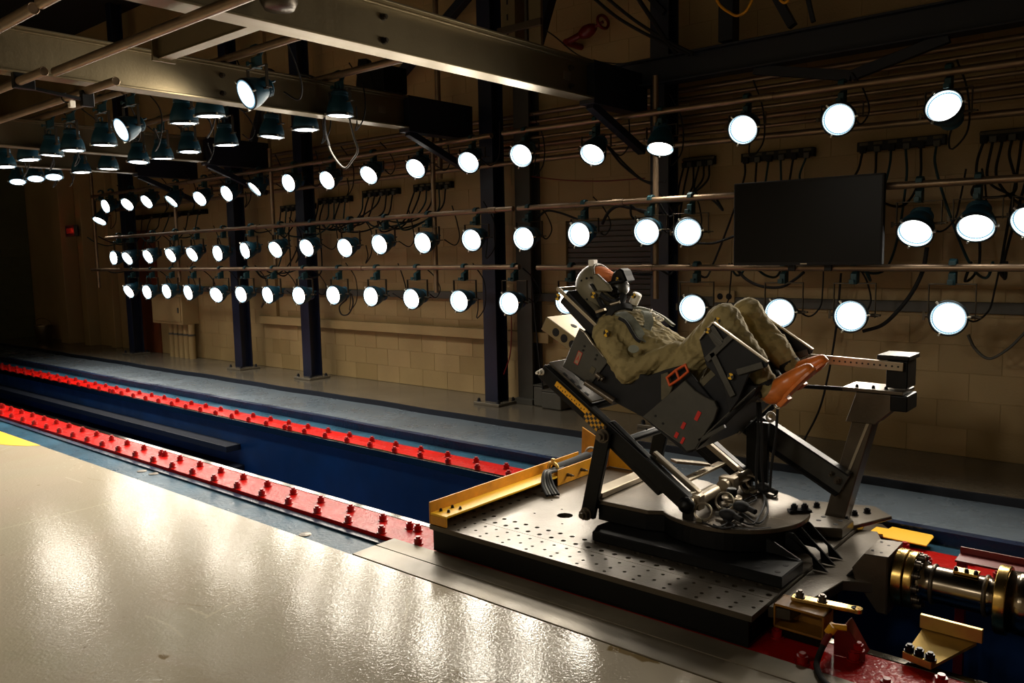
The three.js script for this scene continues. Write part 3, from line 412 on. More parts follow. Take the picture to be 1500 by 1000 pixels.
{ // yellow cable channel on the sled's edge with deflectors
  const t = thing('cable_channel', 'yellow steel cable channel along the edge of the sled deck', 'channel');
  part(t, 'lip', clean(box(-3.125, -3.116, PY + 0.002, 0.27, -4.35, -2.965, 0.002)), mm.yellowOld);
  part(t, 'base', clean(box(-3.115, -2.995, 0.2, 0.212, -4.35, -2.965, 0.002)), mm.yellowBright);
  part(t, 'end_face', clean(box(-3.115, -3.0, PY + 0.002, 0.199, -2.978, -2.966, 0.002)), mm.yellowOld);
  part(t, 'wall', clean(box(-3.0, -2.992, PY + 0.002, 0.25, -4.55, -3.95, 0.002)), mm.yellowOld);
  const a = onZ(851, 628, -4.5), b = onZ(873, 642, -4.5);
  part(t, 'deflector', slab([[-3.21, 0.2], [-3.06, 0.26], [-3.06, 0.31], [-3.075, 0.345], [-3.1, 0.355], [-3.2, 0.4]], 0.01).translate(0, 0, -4.52), mm.yellowOld);
  part(t, 'deflector', slab([[-3.0, 0.15], [-2.62, 0.15], [-2.7, 0.2], [-2.88, 0.31], [-3.0, 0.28]], 0.01).translate(0, 0, -4.54), mm.yellowOld);
  for (const [x, z] of [[-3.09, -3.02], [-3.04, -3.03], [-3.08, -3.1], [-3.03, -3.11]]) addBolt(t, 's', x, 0.212, z);
  for (const z of [-4.05, -4.2, -4.35]) sideBolt(t, -2.99, 0.2, z, 0.009).rotation.set(0, 0, -Math.PI / 2);
  settle(t);
  const h = thing('cable_bundle', 'bundle of grey cables clamped into a black hose in the yellow channel', 'cables');
  for (let i = 0; i < 5; i++) part(h, 'cable', clean(cable([V(-2.9 + i * 0.01, 0.16, -3.72 - i * 0.015), V(-2.98 + i * 0.012, 0.2, -3.78 - i * 0.01), V(-3.03 + i * 0.012, 0.25, -3.86), V(-3.05 + i * 0.012, 0.245, -3.95), V(-3.05 + i * 0.01, 0.24, -4.05)], 0.009)), i % 2 ? mm.grey : mm.rubber);
  part(h, 'hose', clean(cable([V(-3.05, 0.24, -4.0), V(-3.05, 0.242, -4.2), V(-3.05, 0.25, -4.36)], 0.03)), mm.rubber);
  part(h, 'collar', join(ring(V(-3.05, 0.245, -3.98), V(0, 0, 1), 0.036, 0.012), box(-3.06, -3.04, 0.28, 0.31, -3.99, -3.97, 0.003)), mm.gold);
  part(h, 'ring', ring(V(-3.05, 0.26, -4.4), V(0.4, 0.2, 1), 0.036, 0.008), mm.edge); settle(h);
}
[[740, 720], [753, 713], [836, 690], [846, 686]].forEach(([px, py], i) => {
  const p = onY(px, py, PY).add(V(px === 753 ? 0.04 : 0, 0, 0)), t = thing('eye_bolt', ['dark eye bolt on the sled deck, nearest the camera', 'dark eye bolt on the sled deck just behind the nearest one', 'dark eye bolt by the yellow channel wall, nearer of the far pair', 'dark eye bolt by the yellow channel wall, farther of the far pair'][i], 'eye bolt');
  part(t, 'eye', ring(V(p.x, PY + 0.055, p.z), V(0.3, 0, 1), 0.026, 0.01), mm.blackPaint); part(t, 'shank', lathe([[0, 0], [0.022, 0], [0.02, 0.01], [0.011, 0.014], [0.01, 0.034]], 16).translate(p.x, PY, p.z), mm.blackPaint); settle(t);
});
// ---------------------------------------------------------------- turntable
const DX = -1.74, DR = 0.37, DY = 0.31;
{
  const t = thing('turntable', 'round steel turntable with a squared tail carrying the tilting seat frame', 'turntable');
  const pts = []; for (let k = 0; k <= 40; k++) { const a = -Math.PI * 0.72 + k / 40 * Math.PI * 1.44; pts.push([DX + DR * Math.cos(a), CZ + DR * Math.sin(a)]); }
  const outline = [[-2.1, CZ - 0.3], ...pts, [-2.1, CZ + 0.33], [-2.4, CZ + 0.33], [-2.4, CZ - 0.3]];
  part(t, 'plate', slabY([...pts, [-2.04, CZ + 0.325], [-2.36, CZ + 0.33], [-2.36, CZ - 0.33], [-2.04, CZ - 0.325]], DY - 0.022, DY, 0.003), mm.darkSteel);
  part(t, 'side_wall', slabY([...pts.map(([x, z]) => [DX + (x - DX) * 0.985, CZ + (z - CZ) * 0.985]), [-2.06, CZ + 0.315], [-2.34, CZ + 0.32], [-2.34, CZ - 0.32], [-2.06, CZ - 0.315]], 0.202, DY - 0.023, 0.003), mm.blackPaint);
  part(t, 'cross_channel', join(box(-2.42, -2.33, DY + 0.001, DY + 0.03, CZ - 0.32, CZ + 0.3, 0.004), box(-2.42, -2.41, DY - 0.09, DY, CZ - 0.32, CZ + 0.3, 0.003)), mm.bareSteel);
  part(t, 'arc_slot', (() => { const p = []; for (let k = 0; k <= 14; k++) { const a = 0.62 + k / 14 * 0.85; p.push([DX + (DR - 0.018) * Math.cos(a), CZ + (DR - 0.018) * Math.sin(a)]); } for (let k = 14; k >= 0; k--) { const a = 0.62 + k / 14 * 0.85; p.push([DX + (DR - 0.028) * Math.cos(a), CZ + (DR - 0.028) * Math.sin(a)]); } return slabY(p, DY, DY + 0.0015, 0); })(), mm.rubber);
  for (const [px, py] of [[1171, 750], [968, 713]]) { const p = onY(px, py, DY), b = part(t, 'clamp_bar', clean(box(-0.055, 0.055, 0, 0.014, -0.022, 0.022, 0.003).rotateY(px > 1000 ? 0.75 : 0.6)), mm.blackPaint); b.position.set(p.x, DY + 0.001, p.z); for (const s of [-0.026, 0.026]) { const q = part(b, 'bolt', bolt.m, mm.blackPaint); q.position.set(s * 0.75, 0.014, -s * 0.65); } }
  part(t, 'seam', box(-2.0, -1.45, DY, DY + 0.001, CZ + 0.06, CZ + 0.063), mm.edge);
  for (const z of [-3.62, -3.72, -3.82]) part(t, 'gusset', slab([[-1.41, 0.205], [-1.41, 0.285], [-1.37, 0.285], [-1.21, 0.135], [-1.275, 0.135], [-1.285, 0.2]], 0.012).translate(0, 0, z), mm.blackPaint);
  part(t, 'gusset', slab([[-1.46, 0.205], [-1.46, 0.27], [-1.44, 0.27], [-1.3, 0.205]], 0.012).translate(0, 0, -3.52), mm.blackPaint);
  settle(t);
}
// ---------------------------------------------------------------- tilting frame
const NZ = -3.45, FZ = -4.07, MZ = (NZ + FZ) / 2;
{
  const t = thing('tilt_frame', 'black steel tilting frame of two sloping rails that carries the ejection seat', 'frame');
  const A = V(-2.7, 0.965, 0), B = V(-1.83, 0.385, 0);
  for (const z of [NZ, FZ]) {
    part(t, 'side_rail', join(bar(V(A.x, A.y, z), V(B.x, B.y, z), 0.05, 0.085, V(0, 1, 0), 0.006), bar(V(-2.3, 0.69, z - 0.01), V(-1.95, 0.44, z - 0.01), 0.05, 0.12, V(0, 1, 0), 0.01)), mm.blackPaint);
    part(t, 'strut', join(bar(V(-2.275, 0.69, z + 0.04), V(-2.386, 0.22, z + 0.04), 0.03, 0.085, V(1, 0, 0), 0.006)), mm.blackPaint);
    sideBolt(t, -2.275, 0.668, z + 0.056, 0.03); sideBolt(t, -2.386, 0.237, z + 0.056, 0.028);
  }
  // slotted back plate with the painted angle scale
  const d = B.clone().sub(A).normalize(), u = V(-d.y, d.x, 0), at = (s, h, z) => V(A.x + d.x * s + u.x * h, A.y + d.y * s + u.y * h, z);
  part(t, 'back_plate', clean(bar(at(0.0, 0.05, MZ), at(0.34, 0.05, MZ), 0.6, 0.012, V(0, 1, 0), 0.003)), mm.plateSteel);
  for (let i = 0; i < 4; i++) for (const z of [NZ - 0.03, NZ - 0.12]) part(t, 'slot', clean(bar(at(0.1 + i * 0.055, 0.0572, z), at(0.128 + i * 0.055, 0.0572, z), 0.014, 0.002, V(0, 1, 0), 0)), mm.rubber);
  part(t, 'angle_scale', clean(bar(at(0.12, 0.01, NZ + 0.03), at(0.36, 0.01, NZ + 0.03), 0.006, 0.03, V(0, 1, 0), 0.001)), mm.yellow);
  for (let i = 0; i < 12; i++) part(t, 'scale_mark', clean(bar(at(0.14 + i * 0.018, 0.004 + (i % 2) * 0.008, NZ + 0.0335), at(0.145 + i * 0.018, 0.004 + (i % 2) * 0.008, NZ + 0.0335), 0.001, 0.009, V(0, 1, 0), 0)), mm.rubber);
  // black and yellow checkered target strip
  { const cv = document.createElement('canvas'); cv.width = 128; cv.height = 64; const c = cv.getContext('2d'); for (let i = 0; i < 8; i++) for (let j = 0; j < 4; j++) { c.fillStyle = (i + j) % 2 ? '#14130f' : '#c48d12'; c.fillRect(i * 16, j * 16, 16, 16); }
    const tx = new THREE.CanvasTexture(cv); tx.colorSpace = THREE.SRGBColorSpace; const g = bar(at(0.36, -0.005, NZ + 0.032), at(0.5, -0.005, NZ + 0.032), 0.004, 0.06, V(0, 1, 0), 0);
    part(t, 'checkered_strip', g, std({ map: tx, roughness: 0.5 }), 'black and yellow checkered strip'); }
  sideBolt(t, -2.69, 0.96, NZ + 0.026, 0.014, mm.white);
  for (const s of [0.02, 0.33, 0.6]) part(t, 'cross_tube', clean(rod(at(s, 0, NZ), at(s, 0, FZ), 0.022)), mm.blackPaint);
  // hinge tubes with their posts
  for (const [z0, z1] of [[-3.42, -3.71], [-3.8, -4.12]]) {
    part(t, 'hinge_tube', join(rod(V(-1.815, 0.385, z0), V(-1.815, 0.385, z1), 0.034, 24), box(-1.86, -1.77, 0.35, 0.425, z0 - 0.1, z0 - 0.04, 0.008)), mm.bareSteel);
    for (const z of [z0 - 0.02, z1 + 0.02]) part(t, 'hinge_post', clean(box(-1.845, -1.785, DY, 0.4, z - 0.016, z + 0.016, 0.004)), mm.blackPaint);
  }
  part(t, 'end_knob', lathe([[0, -0.012], [0.036, -0.01], [0.042, 0.012], [0.028, 0.04], [0, 0.046]], 20).rotateX(Math.PI / 2).translate(-1.815, 0.385, -3.42), mm.blackPaint);
  // bright inner slides and cross links under the seat
  for (const z of [NZ - 0.07, FZ + 0.07]) part(t, 'slide', join(bar(V(-2.05, 0.59, z), V(-1.8, 0.425, z), 0.03, 0.012, V(0, 1, 0), 0.002), bar(V(-2.05, 0.56, z - 0.03), V(-1.84, 0.42, z - 0.03), 0.02, 0.03, V(0, 1, 0), 0.003)), mm.bareSteel);
  part(t, 'cross_link', clean(bar(V(-1.9, 0.46, NZ - 0.1), V(-1.9, 0.46, FZ + 0.1), 0.05, 0.014, V(0, 1, 0), 0.003)), mm.bareSteel);
  for (const z of [-3.66, -3.76, -3.86]) part(t, 'hole', lathe([[0.009, 0], [0.009, 0.001], [0, 0.001]], 12).translate(-1.9, 0.467, z), mm.rubber);
  part(t, 'flat_link', clean(bar(V(-2.0, 0.53, -3.62), V(-1.9, 0.49, -3.8), 0.06, 0.014, V(0, 1, 0), 0.003)), mm.bareSteel);
  part(t, 'end_bracket', join(slab([[-1.86, 0.6], [-1.84, 0.62], [-1.66, 0.8], [-1.64, 0.78]], 0.02).translate(0, 0, -4.08), box(-1.72, -1.6, 0.45, 0.78, -4.12, -4.09, 0.004).translate(-0.1, -0.1, 0)), mm.blackPaint);
  part(t, 'eye_link', ring(V(-1.66, 0.73, -4.03), V(-0.2, 0.2, 1), 0.022, 0.008), mm.white);
  settle(t);
}
// ---------------------------------------------------------------- loose gear on the turntable
{
  const spots = [[1030, 757, 'split ring lying by the near hinge post', 0.042], [1062, 742, 'split ring leaning on the middle hinge post', 0.045], [1098, 716, 'split ring beside the far hinge tube', 0.048], [1105, 712, 'split ring behind the cable connectors', 0.042]];
  spots.forEach(([px, py, l, r]) => { const p = onY(px, py, DY + 0.02); const t = thing('split_ring', 'bright steel ' + l, 'ring'); part(t, 'hoop', join(ring(V(p.x, DY + 0.045, p.z), V(0.5, 0.55, 0.8), r, 0.005), ring(V(p.x, DY + 0.049, p.z), V(0.5, 0.6, 0.8), r * 0.97, 0.004)), mm.edge); part(t, 'tag', clean(box(p.x - 0.02, p.x + 0.012, DY + 0.002, DY + 0.02, p.z + 0.01, p.z + 0.035, 0.004)), mm.cushion); settle(t); });
  const con = [[1066, 762, 'black cable connector nearest the rim of the turntable'], [1086, 750, 'black cable connector in the middle of the turntable'], [1118, 722, 'black cable connector under the hanging tethers']];
  con.forEach(([px, py, l], i) => { const p = onY(px, py, DY), t = thing('cable_connector', l, 'connector'); part(t, 'body', join(new THREE.SphereGeometry(0.034, 16, 12).scale(1.3, 0.8, 1).translate(p.x, DY + 0.03, p.z), rod(V(p.x + 0.03, DY + 0.03, p.z), V(p.x + 0.08, DY + 0.022, p.z + 0.02), 0.014)), mm.rubber); part(t, 'sleeve', clean(rod(V(p.x - 0.06, DY + 0.02, p.z), V(p.x - 0.02, DY + 0.025, p.z), 0.012)), mm.grey); settle(t); });
  const runs = [[[1075, 758], [1100, 768], [1112, 755], [1120, 735], [1118, 722]], [[1088, 752], [1110, 766], [1124, 750], [1121, 728], [1114, 718]], [[1030, 765], [1050, 772], [1068, 764], [1082, 752]], [[1118, 720], [1132, 726], [1138, 722], [1130, 716], [1120, 718]], [[1060, 745], [1078, 738], [1095, 730], [1115, 722]], [[1045, 768], [1058, 774], [1075, 770], [1060, 760]], [[1098, 722], [1108, 730], [1098, 736], [1085, 740]]];
  const rl = ['outer loop of black lead curling off the turntable connectors', 'inner loop of black lead curling off the turntable connectors', 'black lead lying along the near rim of the turntable', 'short black lead tail beyond the hanging tethers', 'black lead crossing the middle of the turntable', 'small black lead coil near the near hinge post', 'small black lead coil by the far hinge tube'];
  runs.forEach((r, i) => single('signal_lead', rl[i], 'cable', cable(r.map(([px, py]) => onY(px, py, DY + 0.01)), 0.005, 50), mm.rubber));
  const pu = thing('cable_spool', 'small stacked round spool between the two hinge tubes', 'spool'), p = onY(1072, 740, DY);
  part(pu, 'flange', lathe([[0, 0], [0.05, 0], [0.052, 0.012], [0.04, 0.016], [0.04, 0.03], [0.05, 0.034], [0.05, 0.046], [0.02, 0.05], [0, 0.05]], 24).translate(p.x, DY, p.z), mm.bareSteel); part(pu, 'knob', lathe([[0.02, 0.05], [0.026, 0.06], [0.026, 0.085], [0.02, 0.09], [0, 0.09]], 16).translate(p.x, DY, p.z), mm.blackPaint); settle(pu);
}
// ---------------------------------------------------------------- ejection seat
const SN = -3.5, SF = -4.02;
const target = (() => { const cv = document.createElement('canvas'); cv.width = cv.height = 64; const c = cv.getContext('2d'); c.fillStyle = '#17150f'; c.fillRect(0, 0, 64, 64); c.fillStyle = '#d9a91c'; c.beginPath(); c.moveTo(32, 32); c.arc(32, 32, 30, 0, 1.571); c.fill(); c.beginPath(); c.moveTo(32, 32); c.arc(32, 32, 30, 3.1416, 4.712); c.fill(); const t = new THREE.CanvasTexture(cv); t.colorSpace = THREE.SRGBColorSpace; return std({ map: t, roughness: 0.6 }); })();
function marker(t, px, py, z, r = 0.022) { const p = onZ(px, py, z), m = part(t, 'target_marker', new THREE.CylinderGeometry(r, r, 0.003, 20).rotateX(Math.PI / 2), target, 'round black and yellow target marker'); m.position.copy(p); m.rotation.z = 0.5; return m; }
{
  const t = thing('ejection_seat', 'dark grey ejection seat tipped back on the tilting frame, carrying the mannequin', 'seat');
  const both = (name, px, thick, mat, dz = 0) => { for (const z of [SN + dz, SF + thick - dz]) part(t, name, slabPx(px, SN + dz, thick).translate(0, 0, z - (SN + dz)), mat); };
  both('upper_side_panel', [[848, 481], [856, 487], [868, 504], [883, 522], [891, 529], [865, 563], [846, 550], [824, 537], [838, 503]], 0.018, mm.seatGrey, 0.012);
  part(t, 'panel_edge', clean(cable([[849, 482], [857, 488], [869, 505], [884, 523]].map(([x, y]) => onZ(x, y, SN + 0.004)), 0.008, 20)), mm.edge);
  both('side_panel', [[838, 545], [865, 560], [890, 528], [922, 545], [950, 550], [975, 541], [1001, 534], [1018, 555], [1045, 588], [1045, 614], [1014, 662], [1004, 664], [940, 610], [870, 573]], 0.016, mm.seatDark);
  both('pan_side', [[941, 610], [1003, 557], [1018, 572], [1032, 581], [1046, 587], [1051, 598], [1046, 614], [1018, 658], [1006, 661], [996, 650]], 0.02, mm.seatGrey, 0.022);
  // back, cushion, headrest
  const A = onZ(842, 488, SN), B = onZ(986, 603, SN), zc = (SN + SF) / 2, w = SN - SF - 0.05;
  part(t, 'back_plate', clean(bar(V(A.x, A.y, zc), V(B.x, B.y, zc), w, 0.03, V(0, 1, 0), 0.006)), mm.seatDark);
  part(t, 'back_cushion', clean(bar(V(A.x + 0.06, A.y + 0.02, zc), V(B.x - 0.02, B.y + 0.06, zc), w * 0.8, 0.05, V(0, 1, 0), 0.02)), mm.cushion);
  const C = onZ(992, 596, SN), D = onZ(1062, 523, SN), E2 = onZ(1102, 582, SN);
  part(t, 'seat_floor', clean(bar(V(C.x, C.y, zc), V(D.x, D.y - 0.01, zc), w, 0.04, V(0, 1, 0), 0.01)), mm.cushion);
  part(t, 'front_plate', clean(bar(V(D.x, D.y - 0.03, zc), V(E2.x, E2.y, zc), w * 0.9, 0.03, V(0, 1, 0), 0.006)), mm.seatDark);
  part(t, 'bucket', slabPx([[990, 605], [1040, 556], [1062, 536], [1085, 562], [1110, 566], [1104, 580], [1062, 622], [1018, 660], [1008, 660]], SN - 0.02, w - 0.02), mm.seatDark);
  part(t, 'front_edge', join(bar(onZ(1030, 640, SN + 0.01), onZ(1106, 569, SN + 0.01), 0.014, 0.008), bar(onZ(1024, 645, SN + 0.012), onZ(1062, 624, SN + 0.012), 0.02, 0.02)), mm.seatGrey);
  const H0 = onZ(817, 431, SN - 0.06), H1 = onZ(868, 482, SN - 0.06);
  part(t, 'headrest', join(bar(V(H0.x + 0.02, H0.y - 0.01, zc), V(H1.x, H1.y - 0.01, zc), 0.36, 0.09, V(0, 1, 0), 0.012)), mm.seatDark);
  part(t, 'headrest_frame', join(...[SN - 0.07, SF + 0.07].map((z) => bar(V(H0.x, H0.y + 0.028, z), V(H1.x + 0.02, H1.y + 0.02, z), 0.018, 0.02)), bar(V(H0.x, H0.y + 0.028, SN - 0.06), V(H0.x, H0.y + 0.028, SF + 0.06), 0.02, 0.02)), mm.edge);
  part(t, 'headrest_pad', clean(bar(V(H0.x + 0.1, H0.y + 0.0, zc), V(H1.x - 0.01, H1.y + 0.04, zc), 0.22, 0.05, V(0, 1, 0), 0.02)), mm.cushion);
  marker(t, 817, 435, SN - 0.04, 0.02);
  // box beam with lightening holes behind the back
  { const z1 = -3.62, z2 = -3.9, L0 = onZ(796, 473, z1), L1 = onZ(850, 513, z1);
    part(t, 'perforated_beam', clean(bar(V(L0.x, L0.y, (z1 + z2) / 2), V(L1.x, L1.y, (z1 + z2) / 2), Math.abs(z2 - z1), 0.085, V(0, 1, 0), 0.006)), mm.alum);
    const d = L1.clone().sub(L0).normalize(), u = V(-d.y, d.x, 0);
    for (const s of [0.1, 0.165, 0.23]) { const m = part(t, 'beam_hole', new THREE.CylinderGeometry(0.024, 0.024, 0.002, 20).rotateX(Math.PI / 2), mm.rubber); m.position.copy(L0).addScaledVector(d, s); m.position.z = z1 + 0.0005; const n = part(t, 'beam_hole', new THREE.CylinderGeometry(0.02, 0.02, 0.002, 20), mm.rubber); n.quaternion.setFromUnitVectors(V(0, 1, 0), u); n.position.copy(L0).addScaledVector(d, s + 0.02).addScaledVector(u, 0.0428); n.position.z = z1 - 0.12; } }
  // red placard, data plate, red marks
  { const cv = document.createElement('canvas'); cv.width = 64; cv.height = 128; const c = cv.getContext('2d'); c.fillStyle = '#a52a20'; c.fillRect(0, 0, 64, 128); c.fillStyle = '#8c7a62'; c.fillRect(8, 8, 48, 112); c.fillStyle = '#b03626'; c.beginPath(); c.moveTo(32, 18); c.lineTo(50, 100); c.lineTo(32, 80); c.lineTo(14, 100); c.fill();
    const tx = new THREE.CanvasTexture(cv); tx.colorSpace = THREE.SRGBColorSpace; const p = onZ(847, 524, SN + 0.014), m = part(t, 'placard', new THREE.BoxGeometry(0.03, 0.075, 0.002), std({ map: tx, roughness: 0.5 }), 'red bordered warning placard'); m.position.copy(p); m.rotation.z = -0.45; }
  { const m = part(t, 'data_plate', clean(box(-0.014, 0.014, -0.018, 0.018, -0.001, 0.001)), mm.cushion); m.position.copy(onZ(868, 542, SN + 0.014)); m.rotation.z = -0.5; }
  for (const [px, py, w2, h] of [[1022, 609, 0.02, 0.05], [1001, 623, 0.018, 0.036], [991, 637, 0.018, 0.03], [1000, 645, 0.014, 0.036]]) { const m = part(t, 'red_mark', clean(box(-w2 / 2, w2 / 2, -h / 2, h / 2, -0.0015, 0.0015, 0.001)), mm.redMark); m.position.copy(onZ(px, py, SN + 0.024)); m.rotation.z = -0.45; }
  for (const [px, py] of [[856, 507], [854, 513], [874, 520], [872, 526], [960, 609], [971, 620], [947, 628]]) { const m = part(t, 'screw', new THREE.CylinderGeometry(0.006, 0.006, 0.004, 10).rotateX(Math.PI / 2), mm.rubber); m.position.copy(onZ(px, py, SN + (px > 900 ? 0.023 : 0.014))); }
  // ejection handle: two square loops of orange tube
  { const z = SN + 0.03, q = [[977, 553], [990, 542], [1004, 534], [1008, 544], [995, 555], [981, 564]].map(([x, y]) => onZ(x, y, z)); const r = 0.0065;
    part(t, 'ejection_handle', join(...[[0, 1], [1, 2], [2, 3], [3, 4], [4, 5], [5, 0], [1, 4]].map(([a, b]) => rod(q[a], q[b], r, 10)), ...q.map((p) => new THREE.SphereGeometry(r, 10, 8).translate(p.x, p.y, p.z))), mm.orange, 'orange double loop handle');
    part(t, 'handle_base', slabPx([[968, 548], [978, 545], [985, 566], [976, 590], [968, 585]], z - 0.01, 0.03), mm.cushion); }
  // leg guards, near and far
  const guard = (z) => {
    const g = part(t, 'leg_guard', slabPx([[1045, 471], [1126, 529], [1123, 537], [1097, 548], [1082, 585], [1068, 604], [1058, 560], [1034, 535], [1024, 497]], SN + 0.03, 0.012).translate(0, 0, z - SN), mm.seatDark);
    const f = (a, b, w2 = 0.016, h = 0.024) => { const p = onZ(...a, SN + 0.038), q = onZ(...b, SN + 0.038); return bar(p, q, w2, h, V(0, 1, 0), 0.003).translate(0, 0, z - SN); };
    part(g, 'guard_edge', join(f([1045, 472], [1125, 530], 0.02, 0.009), f([1045, 472], [1025, 497], 0.016, 0.008)), mm.edge);
    part(g, 'guard_rib', join(f([1035, 482], [1058, 505]), f([1072, 492], [1035, 527], 0.014, 0.03), f([1043, 516], [1074, 580], 0.014, 0.03), f([1080, 545], [1118, 534], 0.014, 0.03), f([1040, 480], [1056, 504], 0.014, 0.05)), mm.seatGrey);
  };
  guard(SN); guard(SF - 0.03);
  marker(t, 1037, 484, SN + 0.05, 0.014); marker(t, 1070, 551, SN + 0.05, 0.016);
  part(t, 'release_fitting', join(rod(onZ(874, 548, SN + 0.03), onZ(884, 556, SN + 0.03), 0.014), ring(onZ(880, 554, SN + 0.03), V(1, -1, 0), 0.018, 0.004), rod(onZ(858, 560, SN + 0.03), onZ(900, 588, SN + 0.03), 0.018)), mm.darkSteel);
  settle(t);
}
// tethers hanging from the boots to the turntable
for (const [a, b, l] of [[[1110, 588], [1108, 716], 'left of the dark cords hanging in front of the turntable'], [[1113, 588], [1118, 716], 'middle of the dark cords hanging in front of the turntable'], [[1139, 598], [1128, 714], 'dark cord hanging from the near brown boot']])
  { const t = thing('tether_cord', l, 'cord'), p = onZ(...a, -3.66), q = onZ(...b, -3.72); part(t, 'cord', clean(cable([p, p.clone().lerp(q, 0.35).add(V(0.004, 0, 0)), p.clone().lerp(q, 0.7).add(V(-0.003, 0, 0)), q], 0.007)), mm.rubber); part(t, 'hook', ring(p.clone().add(V(0, 0.012, 0)), V(0.3, 0, 1), 0.014, 0.004), mm.edge); settle(t); }

// ---------------------------------------------------------------- side stand with the camera arm, beyond the seat
{
  const t = thing('side_stand', 'leaning square steel stand bolted to the far side of the sled', 'stand'), z = -4.3;
  part(t, 'base_plate', slabY([[-1.66, -4.2], [-1.3, -4.2], [-1.18, -4.5], [-1.3, -4.62], [-1.66, -4.5]], PY + 0.001, PY + 0.022, 0.003), mm.plateSteel);
  for (const [x, zz] of [[-1.52, -4.24], [-1.34, -4.26], [-1.34, -4.4], [-1.3, -4.48], [-1.55, -4.42]]) addBolt(t, 'm', x, PY + 0.022, zz);
  part(t, 'post', clean(bar(V(-1.4, PY + 0.02, z), V(-1.24, 0.82, z), 0.12, 0.1, V(1, 0, 0), 0.006)), mm.darkSteel);
  part(t, 'weld_strip', clean(bar(V(-1.36, PY + 0.2, z + 0.063), V(-1.235, 0.72, z + 0.063), 0.004, 0.014, V(1, 0, 0), 0.001)), mm.edge);
  part(t, 'cap_plate', slab([[-1.345, 0.71], [-1.2, 0.71], [-1.11, 0.8], [-1.09, 0.87], [-1.295, 0.87]], 0.15, 0.004).translate(0, 0, z - 0.075), mm.darkSteel);
  part(t, 'top_plate', clean(box(-1.36, -1.07, 0.872, 0.89, z - 0.12, z + 0.09, 0.003)), mm.darkSteel);
  for (const x of [-1.3, -1.22, -1.16]) addBolt(t, 's', x, 0.89, z + 0.05);
  part(t, 'camera_box', join(box(-1.16, -1.06, 0.9, 1.04, z - 0.1, z + 0.06, 0.006), box(-1.2, -1.05, 1.04, 1.065, z - 0.12, z + 0.08, 0.006)), mm.blackPaint);
  part(t, 'side_block', clean(box(-1.13, -1.05, 0.79, 0.87, z - 0.09, z + 0.09, 0.006)), mm.blackPaint);
  part(t, 'perforated_bar', clean(bar(V(-1.66, 1.028, z + 0.075), V(-1.075, 1.012, z + 0.075), 0.02, 0.045, V(0, 1, 0), 0.003)), mm.bareSteel);
  for (let i = 0; i < 20; i++) part(t, 'bar_hole', new THREE.CylinderGeometry(0.005, 0.005, 0.001, 10).rotateX(Math.PI / 2).translate(-1.63 + i * 0.028, 1.027 - i * 0.00077, z + 0.0855), mm.rubber);
  part(t, 'lower_rod', clean(rod(V(-1.62, 0.868, z + 0.06), V(-1.16, 0.88, z + 0.06), 0.011)), mm.blackPaint);
  settle(t);
  const c = thing('support_channel', 'long dark steel channel sloping from the seat down to the side stand', 'channel'), a = V(-1.93, 0.7, -4.22), b = V(-1.335, 0.385, -4.22);
  part(c, 'web', clean(bar(a, b, 0.012, 0.14, V(0, 1, 0), 0.003)), mm.seatGrey); { const d = b.clone().sub(a).normalize(), u = V(-d.y, d.x, 0); part(c, 'flange', join(bar(a.clone().addScaledVector(u, 0.066).add(V(0, 0, 0.025)), b.clone().addScaledVector(u, 0.066).add(V(0, 0, 0.025)), 0.06, 0.01, V(0, 1, 0), 0.002), bar(a.clone().addScaledVector(u, -0.066).add(V(0, 0, 0.025)), b.clone().addScaledVector(u, -0.066).add(V(0, 0, 0.025)), 0.06, 0.01, V(0, 1, 0), 0.002)), mm.blackPaint); }
  sideBolt(c, -1.37, 0.4, -4.213, 0.016); sideBolt(c, -1.4, 0.43, -4.213, 0.01); settle(c);
}
